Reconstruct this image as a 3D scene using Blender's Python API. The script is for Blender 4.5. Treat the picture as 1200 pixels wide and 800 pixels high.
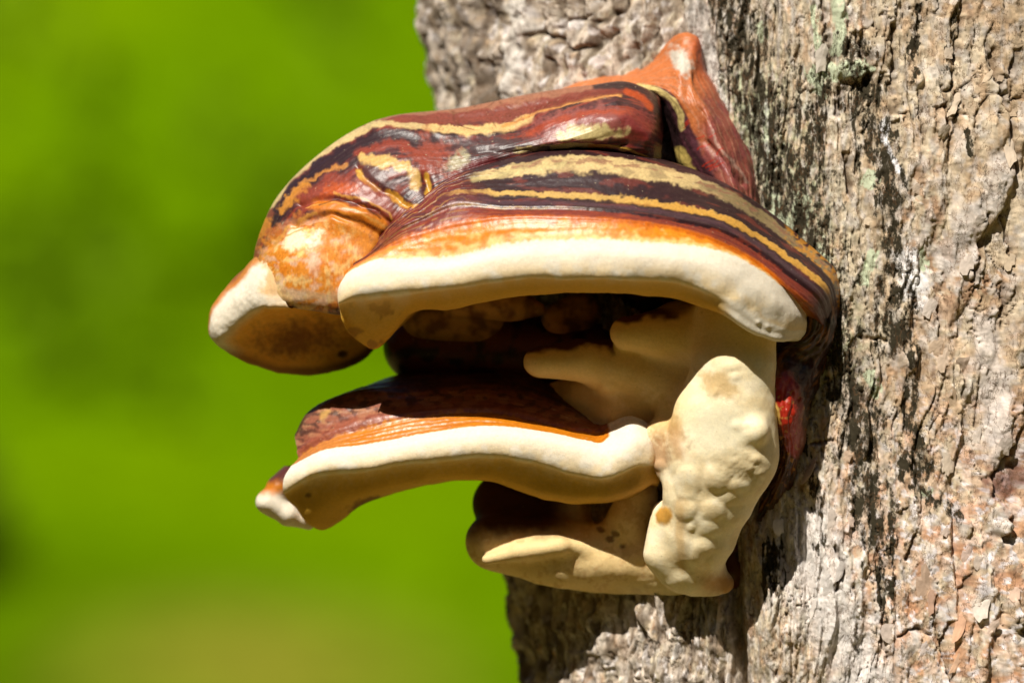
import bpy, math, random
import numpy as np

# ------------------------------------------------------------------ scene basics
for o in list(bpy.data.objects):
    bpy.data.objects.remove(o, do_unlink=True)
scene = bpy.context.scene
COL = scene.collection
S = 0.0002            # one modelling unit (a "px") is 0.2 mm
DIST = 1.0            # camera to focus plane, metres
HGT = 1.2             # height of the picture centre above the ground
SUN_AZ, SUN_EL = 28.0, 52.0     # sun stands behind the camera, to its left

cam_d = bpy.data.cameras.new('camera')
cam = bpy.data.objects.new('camera', cam_d)
COL.objects.link(cam)
cam.location = (0, -DIST, HGT)
cam.rotation_euler = (math.radians(90), 0, 0)
cam_d.sensor_width = 36
cam_d.lens = 150
cam_d.clip_start = 0.05
cam_d.clip_end = 2000
cam_d.dof.use_dof = True
cam_d.dof.focus_distance = DIST + 0.008
cam_d.dof.aperture_fstop = 6.7
scene.camera = cam

world = bpy.data.worlds.new('World')
scene.world = world
world.use_nodes = True
wn = world.node_tree
wn.nodes.clear()
wo = wn.nodes.new('ShaderNodeOutputWorld')
wb = wn.nodes.new('ShaderNodeBackground')
ws = wn.nodes.new('ShaderNodeTexSky')
ws.sky_type = 'NISHITA'
ws.sun_disc = False
ws.sun_elevation = math.radians(SUN_EL)
ws.sun_rotation = math.radians(180 + SUN_AZ)
wb.inputs['Strength'].default_value = 0.062
wn.links.new(ws.outputs[0], wb.inputs[0])
wn.links.new(wb.outputs[0], wo.inputs[0])

sun_d = bpy.data.lights.new('sun', 'SUN')
sun_d.energy = 5.0
sun_d.angle = math.radians(0.5)
sun_d.color = (1.0, 0.94, 0.84)
sun = bpy.data.objects.new('sun', sun_d)
COL.objects.link(sun)
sun.location = (-1, -2, 4)
sun.rotation_euler = (math.radians(90 - SUN_EL), 0, math.radians(-SUN_AZ))

scene.view_settings.view_transform = 'Standard'
scene.view_settings.look = 'None'
scene.view_settings.exposure = 0.34
scene.view_settings.gamma = 1.0
scene.view_settings.use_curve_mapping = False
scene.render.engine = 'CYCLES'
scene.cycles.use_denoising = True
scene.cycles.max_bounces = 8
scene.cycles.diffuse_bounces = 5

# ------------------------------------------------------------------ numeric helpers
f32 = np.float32
rng = np.random.RandomState(7)
PERM = np.concatenate([rng.permutation(256)] * 3).astype(np.int32)
ang = rng.rand(256) * 2 * np.pi
G2 = np.stack([np.cos(ang), np.sin(ang)], 1).astype(f32)
G3 = rng.randn(256, 3)
G3 = (G3 / np.linalg.norm(G3, axis=1, keepdims=True)).astype(f32)
J2 = rng.rand(256, 3).astype(f32)

def fade(t):
    return t * t * t * (t * (t * 6 - 15) + 10)

def n2(x, y):
    x = np.asarray(x, f32); y = np.asarray(y, f32)
    xi = np.floor(x).astype(np.int32); yi = np.floor(y).astype(np.int32)
    xf = x - xi; yf = y - yi
    xi &= 255; yi &= 255
    def g(a, b, dx, dy):
        h = PERM[PERM[xi + a] + ((yi + b) & 255)]
        q = G2[h]
        return q[..., 0] * dx + q[..., 1] * dy
    u = fade(xf); v = fade(yf)
    a = g(0, 0, xf, yf); b = g(1, 0, xf - 1, yf)
    c = g(0, 1, xf, yf - 1); d = g(1, 1, xf - 1, yf - 1)
    return ((a + u * (b - a)) * (1 - v) + (c + u * (d - c)) * v) * 1.5

def n3(p):
    x, y, z = p[..., 0], p[..., 1], p[..., 2]
    xi = np.floor(x).astype(np.int32); yi = np.floor(y).astype(np.int32); zi = np.floor(z).astype(np.int32)
    xf = (x - xi).astype(f32); yf = (y - yi).astype(f32); zf = (z - zi).astype(f32)
    u, v, w = fade(xf), fade(yf), fade(zf)
    out = 0
    for a in (0, 1):
        for b in (0, 1):
            for c in (0, 1):
                h = PERM[PERM[PERM[(xi + a) & 255] + ((yi + b) & 255)] + ((zi + c) & 255)]
                q = G3[h]
                val = q[..., 0] * (xf - a) + q[..., 1] * (yf - b) + q[..., 2] * (zf - c)
                out = out + val * (u if a else 1 - u) * (v if b else 1 - v) * (w if c else 1 - w)
    return out * 1.5

def fbm2(x, y, o=3):
    r = 0; a = 1.0
    for i in range(o):
        r = r + a * n2(x * 2 ** i + 17.3 * i, y * 2 ** i - 9.1 * i); a *= 0.5
    return r

def fbm3(p, o=3):
    r = 0; a = 1.0
    for i in range(o):
        r = r + a * n3(p * 2 ** i + 11.7 * i); a *= 0.5
    return r

def voro2(x, y):
    xi = np.floor(x).astype(np.int32); yi = np.floor(y).astype(np.int32)
    f1 = np.full(x.shape, 9.0, f32); f2 = f1.copy(); cid = np.zeros(x.shape, f32)
    for a in (-1, 0, 1):
        for b in (-1, 0, 1):
            h = PERM[PERM[(xi + a) & 255] + ((yi + b) & 255)]
            j = J2[h]
            d = np.hypot(xi + a + j[..., 0] - x, yi + b + j[..., 1] - y)
            near = d < f1
            f2 = np.where(near, f1, np.minimum(f2, d))
            cid = np.where(near, j[..., 2], cid)
            f1 = np.where(near, d, f1)
    return f1, f2, cid

def sst(a, b, x):
    t = np.clip((x - a) / (b - a + 1e-9), 0, 1)
    return t * t * (3 - 2 * t)

def lin(r, g, b, k=1.0):
    c = np.array([r, g, b], float) / 255
    return np.where(c <= 0.04045, c / 12.92, ((c + 0.055) / 1.055) ** 2.4) * k

CAMD = DIST / S
def W(p):
    """photo measurements (x, y) plus a depth -> a place in the scene, in modelling units (right, up, towards camera)"""
    p = np.asarray(p, float)
    f = 1 - p[..., 2] / CAMD
    return np.stack([(p[..., 0] - 600) * f, (400 - p[..., 1]) * f, p[..., 2]], -1)

def PX(q):
    f = 1 - q[..., 2] / CAMD
    return 600 + q[..., 0] / f, 400 - q[..., 1] / f

def world_co(q):
    return np.stack([q[..., 0] * S, -q[..., 2] * S, q[..., 1] * S + HGT], -1)

def hermite(P, t, ts):
    """Catmull-Rom through P (n, ...) with knots t, sampled at ts"""
    n = len(t)
    m = np.zeros_like(P)
    sh = (-1,) + (1,) * (P.ndim - 1)
    h = np.diff(t).reshape(sh)
    sl = np.diff(P, axis=0) / h
    m[0] = sl[0]; m[-1] = sl[-1]
    m[1:-1] = (sl[:-1] * h[1:] + sl[1:] * h[:-1]) / (h[1:] + h[:-1])
    i = np.clip(np.searchsorted(t, ts, side='right') - 1, 0, n - 2)
    hh = (t[i + 1] - t[i])
    s = ((ts - t[i]) / hh).reshape(sh)
    hh = hh.reshape(sh)
    s2 = s * s; s3 = s2 * s
    return (2 * s3 - 3 * s2 + 1) * P[i] + (s3 - 2 * s2 + s) * hh * m[i] + (3 * s2 - 2 * s3) * P[i + 1] + (s3 - s2) * hh * m[i + 1], i + s.reshape(-1)

def loft(rows, step=1.15):
    """rows: grid of guide points (x, y, depth). Returns points (nv, nu, 3), row coordinate, column coordinate"""
    C = W(np.array(rows, float))
    du = np.sqrt(np.linalg.norm(np.diff(C, axis=1), axis=2) ** 2 + 1).mean(0)
    dv = np.sqrt(np.linalg.norm(np.diff(C, axis=0), axis=2) ** 2 + 1).mean(1)
    tu = np.concatenate([[0], np.cumsum(du)]); tv = np.concatenate([[0], np.cumsum(dv)])
    nu = int(tu[-1] / step) + 2; nv = int(tv[-1] / step) + 2
    A, iv = hermite(C, tv, np.linspace(0, tv[-1], nv))
    B, iu = hermite(np.swapaxes(A, 0, 1), tu, np.linspace(0, tu[-1], nu))
    P = np.swapaxes(B, 0, 1)
    V, U = np.meshgrid(iv, iu, indexing='ij')
    return P, V, U

def normals(P):
    gu = np.gradient(P, axis=1); gv = np.gradient(P, axis=0)
    n = np.cross(gv, gu)
    return n / (np.linalg.norm(n, axis=2, keepdims=True) + 1e-9)

def seg_dist(x, y, pts):
    best = np.full(x.shape, 1e9, f32)
    for (ax, ay), (bx, by) in zip(pts[:-1], pts[1:]):
        dx, dy = bx - ax, by - ay
        t = np.clip(((x - ax) * dx + (y - ay) * dy) / (dx * dx + dy * dy + 1e-9), 0, 1)
        best = np.minimum(best, np.hypot(x - ax - t * dx, y - ay - t * dy))
    return best

class Paint:
    """pigment of a surface; x, y are its own flat coordinates"""
    def __init__(s, x, y, base):
        s.x, s.y = x, y
        s.c = np.zeros(x.shape + (3,)) + base
        s.w1 = fbm2(x / 22, y / 22, 3); s.w2 = fbm2(x / 6 + 40, y / 6, 3); s.w1b = n2(x / 15 + 80, y / 15)
    def mix(s, m, col):
        m = np.clip(m, 0, 1)[..., None]
        s.c = s.c * (1 - m) + np.asarray(col) * m
    def stroke(s, pts, wd, col, soft=1.5, rough=2.0, op=1.0):
        d = seg_dist(s.x + s.w1 * rough, s.y + (s.w1b + .45 * s.w2) * rough, pts)
        s.mix(sst(wd + soft, wd - soft, d) * op, col)
    def blob(s, cx, cy, rx, ry, col, a=0, soft=0.25, rough=0.25, op=1.0):
        ca, sa = math.cos(math.radians(a)), math.sin(math.radians(a))
        dx, dy = s.x - cx, s.y - cy
        d = np.hypot((dx * ca + dy * sa) / rx, (-dx * sa + dy * ca) / ry) + rough * (s.w1 + 0.7 * s.w2)
        s.mix(sst(1 + soft, 1 - soft, d) * op, col)

# ------------------------------------------------------------------ object helpers
def mesh_obj(name, verts, faces, mat, parent=None, attrs=None, kind=None):
    """verts in modelling units (n,3); faces (m,4) or (m,3) int array"""
    me = bpy.data.meshes.new(name)
    co = world_co(np.asarray(verts, float))
    if parent is not None:
        e = parent
        while e is not None:
            co = co - np.array(e.location); e = e.parent
    nf, k = faces.shape
    me.vertices.add(len(co)); me.loops.add(nf * k); me.polygons.add(nf)
    me.vertices.foreach_set('co', co.astype(f32).ravel())
    me.loops.foreach_set('vertex_index', faces.astype(np.int32).ravel())
    me.polygons.foreach_set('loop_start', np.arange(0, nf * k, k, dtype=np.int32))
    me.polygons.foreach_set('loop_total', np.full(nf, k, dtype=np.int32))
    me.polygons.foreach_set('use_smooth', np.ones(nf, dtype=bool))
    me.update(calc_edges=True)
    for an, (typ, data) in (attrs or {}).items():
        at = me.attributes.new(an, typ, 'POINT')
        if typ == 'FLOAT_COLOR':
            d4 = np.ones((len(co), 4), f32); d4[:, :3] = np.clip(data.reshape(-1, 3), 0, 1)
            at.data.foreach_set('color', d4.ravel())
        else:
            at.data.foreach_set('value', data.astype(f32).ravel())
    me.materials.append(mat)
    o = bpy.data.objects.new(name, me)
    COL.objects.link(o)
    if parent is not None:
        o.parent = parent
    if kind:
        o['kind'] = kind
    return o

def grid_faces(nv, nu, wrap=False):
    idx = np.arange(nv * nu).reshape(nv, nu)
    if wrap:
        idx = np.concatenate([idx, idx[:, :1]], 1)
    return np.stack([idx[:-1, :-1], idx[1:, :-1], idx[1:, 1:], idx[:-1, 1:]], -1).reshape(-1, 4)

def sub_mesh(verts, faces, keep, attrs):
    f = faces[keep]
    used = np.unique(f)
    remap = np.zeros(len(verts), np.int64); remap[used] = np.arange(len(used))
    out = {}
    for k, (t, d) in attrs.items():
        dd = d.reshape(-1, 3) if t == 'FLOAT_COLOR' else d.reshape(-1)
        out[k] = (t, dd[used])
    return verts[used], remap[f], out

def empty(name, loc, label=None, cat=None):
    e = bpy.data.objects.new(name, None)
    e.empty_display_size = 0.02
    COL.objects.link(e); e.location = loc
    if label: e['label'] = label
    if cat: e['category'] = cat
    return e

# ------------------------------------------------------------------ materials
def new_mat(name):
    m = bpy.data.materials.new(name); m.use_nodes = True
    nt = m.node_tree; nt.nodes.clear()
    out = nt.nodes.new('ShaderNodeOutputMaterial')
    bs = nt.nodes.new('ShaderNodeBsdfPrincipled')
    nt.links.new(bs.outputs[0], out.inputs[0])
    return m, nt, bs

def N(nt, typ, **kw):
    n = nt.nodes.new(typ)
    for k, v in kw.items():
        if hasattr(n, k): setattr(n, k, v)
        else: n.inputs[k].default_value = v
    return n

def noise_node(nt, scale, detail=4, rough=0.55):
    tc = N(nt, 'ShaderNodeTexCoord')
    nz = N(nt, 'ShaderNodeTexNoise')
    nz.inputs['Scale'].default_value = scale
    nz.inputs['Detail'].default_value = detail
    nz.inputs['Roughness'].default_value = rough
    nt.links.new(tc.outputs['Object'], nz.inputs['Vector'])
    return nz

def ramp(nt, src, lo, hi, a, b):
    r = N(nt, 'ShaderNodeMapRange')
    r.inputs['From Min'].default_value = lo; r.inputs['From Max'].default_value = hi
    r.inputs['To Min'].default_value = a; r.inputs['To Max'].default_value = b
    nt.links.new(src, r.inputs['Value'])
    return r.outputs[0]

def pigment_material(name, rough_dull, rough_gloss, grain_scale, grain, bump_scale, bump, spec=0.5, sss=0.0, bump_dist=0.0004, dust=0, dust_col=(.5, .4, .25)):
    m, nt, bs = new_mat(name)
    at = N(nt, 'ShaderNodeAttribute', attribute_name='pigment')
    nz = noise_node(nt, grain_scale, 5, 0.6)
    k = ramp(nt, nz.outputs['Fac'], 0.3, 0.7, 1 - grain, 1 + grain)
    mul = N(nt, 'ShaderNodeVectorMath', operation='SCALE')
    nt.links.new(at.outputs['Color'], mul.inputs[0]); nt.links.new(k, mul.inputs['Scale'])
    nt.links.new(mul.outputs[0], bs.inputs['Base Color'])
    if dust:
        dz = noise_node(nt, 1150, 2, .5)
        df = ramp(nt, dz.outputs['Fac'], .70, .76, 0, dust)
        dx = N(nt, 'ShaderNodeMix', data_type='RGBA')
        nt.links.new(df, dx.inputs['Factor']); nt.links.new(mul.outputs[0], dx.inputs['A'])
        dx.inputs['B'].default_value = (*dust_col, 1)
        nt.links.new(dx.outputs['Result'], bs.inputs['Base Color'])
    ag = N(nt, 'ShaderNodeAttribute', attribute_name='gloss')
    rr = ramp(nt, ag.outputs['Fac'], 0, 1, rough_dull, rough_gloss)
    nt.links.new(rr, bs.inputs['Roughness'])
    bs.inputs['Specular IOR Level'].default_value = spec
    bz = noise_node(nt, bump_scale, 6, 0.65)
    bp = N(nt, 'ShaderNodeBump')
    bp.inputs['Strength'].default_value = bump
    bp.inputs['Distance'].default_value = bump_dist
    nt.links.new(bz.outputs['Fac'], bp.inputs['Height'])
    nt.links.new(bp.outputs[0], bs.inputs['Normal'])
    if sss:
        bs.subsurface_method = 'BURLEY'
        bs.inputs['Subsurface Weight'].default_value = sss
        bs.inputs['Subsurface Radius'].default_value = (1.0, 0.6, 0.3)
        bs.inputs['Subsurface Scale'].default_value = 0.0012
    return m

M_skin = pigment_material('varnished_skin', 0.6, 0.36, 1500, 0.16, 1300, 0.14, 0.42, dust=.5)
M_pore = pigment_material('pore_flesh', 0.7, 0.35, 1500, 0.07, 2300, 0.32, 0.3, 0.25, 0.0003, dust=.35, dust_col=(.42, .27, .1))
def bark_material():
    m, nt, bs = new_mat('bark')
    at = N(nt, 'ShaderNodeAttribute', attribute_name='pigment')
    tc = N(nt, 'ShaderNodeTexCoord')
    mp = N(nt, 'ShaderNodeMapping'); mp.inputs['Scale'].default_value = (1, 1, .55)
    nt.links.new(tc.outputs['Object'], mp.inputs['Vector'])
    def nz(scale, detail, rough):
        z = N(nt, 'ShaderNodeTexNoise'); z.inputs['Scale'].default_value = scale
        z.inputs['Detail'].default_value = detail; z.inputs['Roughness'].default_value = rough
        nt.links.new(mp.outputs[0], z.inputs['Vector']); return z.outputs['Fac']
    a1 = nz(700, 5, .7); a2 = nz(800, 6, .8); a3 = nz(520, 6, .7)
    k = ramp(nt, a1, .3, .7, .74, 1.26)
    mul = N(nt, 'ShaderNodeVectorMath', operation='SCALE')
    nt.links.new(at.outputs['Color'], mul.inputs[0]); nt.links.new(k, mul.inputs['Scale'])
    def speck(col_in, attr, noise, lo, hi, colour):
        aa = N(nt, 'ShaderNodeAttribute', attribute_name=attr)
        ad = N(nt, 'ShaderNodeMath', operation='ADD')
        nt.links.new(aa.outputs['Fac'], ad.inputs[0]); nt.links.new(noise, ad.inputs[1])
        f = ramp(nt, ad.outputs[0], lo, hi, 0, 1)
        mx = N(nt, 'ShaderNodeMix', data_type='RGBA')
        nt.links.new(f, mx.inputs['Factor']); nt.links.new(col_in, mx.inputs['A'])
        mx.inputs['B'].default_value = (*colour, 1)
        return mx.outputs['Result']
    c = speck(mul.outputs[0], 'lichen', a3, .86, .98, tuple(lin(192, 200, 170)))
    c = speck(c, 'crust', a2, .98, 1.10, tuple(lin(52, 46, 32)))
    # hairline cracks
    lz = nz(240, 7, .62)
    ab = N(nt, 'ShaderNodeMath', operation='SUBTRACT'); nt.links.new(lz, ab.inputs[0]); ab.inputs[1].default_value = .5
    ab2 = N(nt, 'ShaderNodeMath', operation='ABSOLUTE'); nt.links.new(ab.outputs[0], ab2.inputs[0])
    f = ramp(nt, ab2.outputs[0], .0, .016, .8, 0)
    mx = N(nt, 'ShaderNodeMix', data_type='RGBA')
    nt.links.new(f, mx.inputs['Factor']); nt.links.new(c, mx.inputs['A']); mx.inputs['B'].default_value = (*lin(96, 70, 46), 1)
    c = mx.outputs['Result']
    nt.links.new(c, bs.inputs['Base Color'])
    bs.inputs['Roughness'].default_value = .9
    bs.inputs['Specular IOR Level'].default_value = .2
    bp = N(nt, 'ShaderNodeBump'); bp.inputs['Strength'].default_value = .7; bp.inputs['Distance'].default_value = .0005
    nt.links.new(nz(900, 8, .75), bp.inputs['Height']); nt.links.new(bp.outputs[0], bs.inputs['Normal'])
    return m
M_bark = bark_material()

# ------------------------------------------------------------------ ground and far greenery
def ground():
    xs = np.concatenate([np.linspace(-400, -12, 30), np.linspace(-11, 11, 90), np.linspace(12, 400, 30)])
    ys = np.concatenate([np.linspace(-60, -2, 20), np.linspace(-1.8, 30, 130), np.linspace(31, 400, 40)])
    X, Y = np.meshgrid(xs, ys)
    t = np.clip((Y - 4) / 22, 0, 1)
    Z = 9.5 * t * t * (3 - 2 * t) * 1.0 + 0.18 * fbm2(X / 3, Y / 3, 3) * sst(1.0, 4, np.hypot(X, Y)) + np.clip(Y - 26, 0, 400) * 0.12
    q = np.stack([X / S, (Z - HGT) / S, -Y / S], -1).reshape(-1, 3)
    m, nt, bs = new_mat('meadow_grass')
    a = noise_node(nt, 0.8, 3); b = noise_node(nt, 14, 5)
    cr = N(nt, 'ShaderNodeValToRGB')
    e = cr.color_ramp.elements
    e[0].position = 0.36; e[0].color = (0.050, 0.098, 0.0002, 1)
    e[1].position = 0.52; e[1].color = (0.080, 0.160, 0.0002, 1)
    e2 = e.new(0.70); e2.color = (0.108, 0.190, 0.0002, 1)
    nt.links.new(a.outputs['Fac'], cr.inputs[0])
    # unseen near ground as leaf litter, toned for warm bounce; grass beyond
    tc = N(nt, 'ShaderNodeTexCoord')
    ln = N(nt, 'ShaderNodeVectorMath', operation='LENGTH')
    nt.links.new(tc.outputs['Object'], ln.inputs[0])
    ad = N(nt, 'ShaderNodeMath', operation='MULTIPLY_ADD')
    nt.links.new(a.outputs['Fac'], ad.inputs[0]); ad.inputs[1].default_value = 4.0
    nt.links.new(ln.outputs['Value'], ad.inputs[2])
    lt = ramp(nt, ad.outputs[0], 6.0, 8.0, 1.0, 0.0)
    lm = N(nt, 'ShaderNodeMix', data_type='RGBA')
    nt.links.new(lt, lm.inputs['Factor'])
    nt.links.new(cr.outputs[0], lm.inputs['A'])
    lm.inputs['B'].default_value = (0.17, 0.135, 0.035, 1)
    ds = N(nt, 'ShaderNodeVectorMath', operation='DISTANCE')
    nt.links.new(tc.outputs['Object'], ds.inputs[0]); ds.inputs[1].default_value = (-.47, 6.9, .47)
    dry = ramp(nt, ds.outputs['Value'], .05, .5, .6, 0)
    dm = N(nt, 'ShaderNodeMix', data_type='RGBA')
    nt.links.new(dry, dm.inputs['Factor']); nt.links.new(lm.outputs['Result'], dm.inputs['A'])
    dm.inputs['B'].default_value = (0.26, 0.19, 0.03, 1)
    lm = dm
    k = ramp(nt, b.outputs['Fac'], 0.3, 0.7, 0.7, 1.3)
    mul = N(nt, 'ShaderNodeVectorMath', operation='SCALE')
    nt.links.new(lm.outputs['Result'], mul.inputs[0]); nt.links.new(k, mul.inputs['Scale'])
    nt.links.new(mul.outputs[0], bs.inputs['Base Color'])
    bs.inputs['Roughness'].default_value = 1.0
    bs.inputs['Specular IOR Level'].default_value = 0.0
    o = mesh_obj('ground', q, grid_faces(len(ys), len(xs)), m, kind='structure')
    return o
ground()

def leaf_cloud(name, cen, size, parent, col, seed, kind=None, sq=1.0):
    r = np.random.RandomState(seed)
    n = len(cen)
    a = r.randn(n, 3); a /= np.linalg.norm(a, axis=1, keepdims=True)
    b = np.cross(a, r.randn(n, 3)); b /= np.linalg.norm(b, axis=1, keepdims=True)
    sz = (size * r.uniform(.6, 1.4, (n, 1))) / S
    c = np.stack([cen[:, 0] / S, (cen[:, 2] - HGT) / S, -cen[:, 1] / S], 1)
    v = np.stack([c - a * sz, c + b * sz * .45, c + a * sz, c - b * sz * .45], 1).reshape(-1, 3)
    f = np.arange(4 * n).reshape(n, 4)
    m, nt, bs = new_mat(name + '_leaves')
    nz = noise_node(nt, 3.0, 3)
    cr = N(nt, 'ShaderNodeValToRGB')
    cr.color_ramp.elements[0].position = .3; cr.color_ramp.elements[0].color = (*[q * .75 for q in col], 1)
    cr.color_ramp.elements[1].position = .7; cr.color_ramp.elements[1].color = (*[q * 1.3 for q in col], 1)
    nt.links.new(nz.outputs['Fac'], cr.inputs[0]); nt.links.new(cr.outputs[0], bs.inputs['Base Color'])
    bs.inputs['Roughness'].default_value = .8
    bs.inputs['Specular IOR Level'].default_value = .1
    return mesh_obj(name, v, f, m, parent, kind=kind)

def sky_blocker_ring():
    r = np.random.RandomState(5)
    # unseen ring of trees round the camera, added to cut sky fill
    n = 15000
    th = r.uniform(math.radians(115), math.radians(425), n)
    rad = r.uniform(8.5, 12, n)
    z = r.uniform(-.2, 1, n) ** 1 * (10.5 + 1.5 * np.sin(th * 7) + 1.0 * np.sin(th * 17 + 1))
    c = np.stack([rad * np.cos(th), rad * np.sin(th) - .5, np.abs(z)], 1)
    c = c[~((c[:, 1] > 0) & (np.abs(c[:, 0]) < c[:, 1] * 1.0 + 1.6))]
    o = leaf_cloud('sky_blocker_wood', c, .55, None, (.035, .05, .012), 1, 'stuff')
    o['label'] = 'unseen dark green trees added to block sky light'; o['category'] = 'sky_blocker_wood'
sky_blocker_ring()
def far_shrub(loc, size, n, label, seed):
    r = np.random.RandomState(seed)
    e = empty('shrub', loc, label, 'shrub')
    c = r.randn(n, 3); c /= np.linalg.norm(c, axis=1, keepdims=True); c *= r.uniform(.3, 1, (n, 1)) ** .5
    c = c * np.array(size) + np.array(loc) + np.array([0, 0, size[2] * .8])
    leaf_cloud('foliage', c, .07, e, (.05, .085, .004), seed + 1)
    st = np.array([[0, 0, -.2], [.03, 0, -.2], [.03, .03, -.2], [0, .03, -.2], [0, 0, 1], [.02, 0, 1], [.02, .02, 1], [0, .02, 1]]) * np.array([1, 1, size[2]])
    st = st + np.array(loc)
    q = np.stack([st[:, 0] / S, (st[:, 2] - HGT) / S, -st[:, 1] / S], 1)
    m, nt, bs = new_mat('shrub_stem'); bs.inputs['Base Color'].default_value = (.08, .05, .03, 1)
    mesh_obj('stem', q, np.array([[0, 1, 5, 4], [1, 2, 6, 5], [2, 3, 7, 6], [3, 0, 4, 7], [4, 5, 6, 7]]), m, e)
def far_foliage():
    r = np.random.RandomState(31)
    cs = []
    for (x_, y_, z_, rd, n) in ((-1.05, 8.6, 1.35, .28, 330), (-.62, 9.2, 1.62, .25, 260), (-.75, 8.4, .95, .22, 260), (-.30, 9.0, 1.2, .2, 200), (-1.3, 9.4, 2.0, .3, 300), (-.45, 9.6, 2.1, .22, 200), (-.95, 9.0, 1.75, .14, 120), (-.25, 8.2, .75, .16, 140), (.3, 9, 1.4, .5, 500), (-1.9, 8.8, 1.3, .4, 500)):
        n = int(n * .15)
        c = r.randn(n, 3); c /= np.linalg.norm(c, axis=1, keepdims=True); c *= r.uniform(.2, 1, (n, 1))
        cs.append(c * rd * np.array([1, .6, 1.3]) + np.array([x_, y_, z_]))
    o = leaf_cloud('foliage', np.concatenate(cs), .06, None, (.10, .18, .0003), 33, 'stuff')
    o['label'] = 'loose blurred green leaves and sprays growing along the grass bank'; o['category'] = 'foliage'
far_foliage()
far_shrub((-1.36, 7.3, .42), (.36, .3, .42), 1500, 'dark green leafy shrub blurred on the bright grass bank', 21)

# ------------------------------------------------------------------ the tree trunk
LEAN = 0.13
tree = empty('tree', (0.09, 0.08, 0.0), 'pale flaky barked tree trunk with dark crust and green lichen, carrying the bracket fungus', 'tree')

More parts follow.
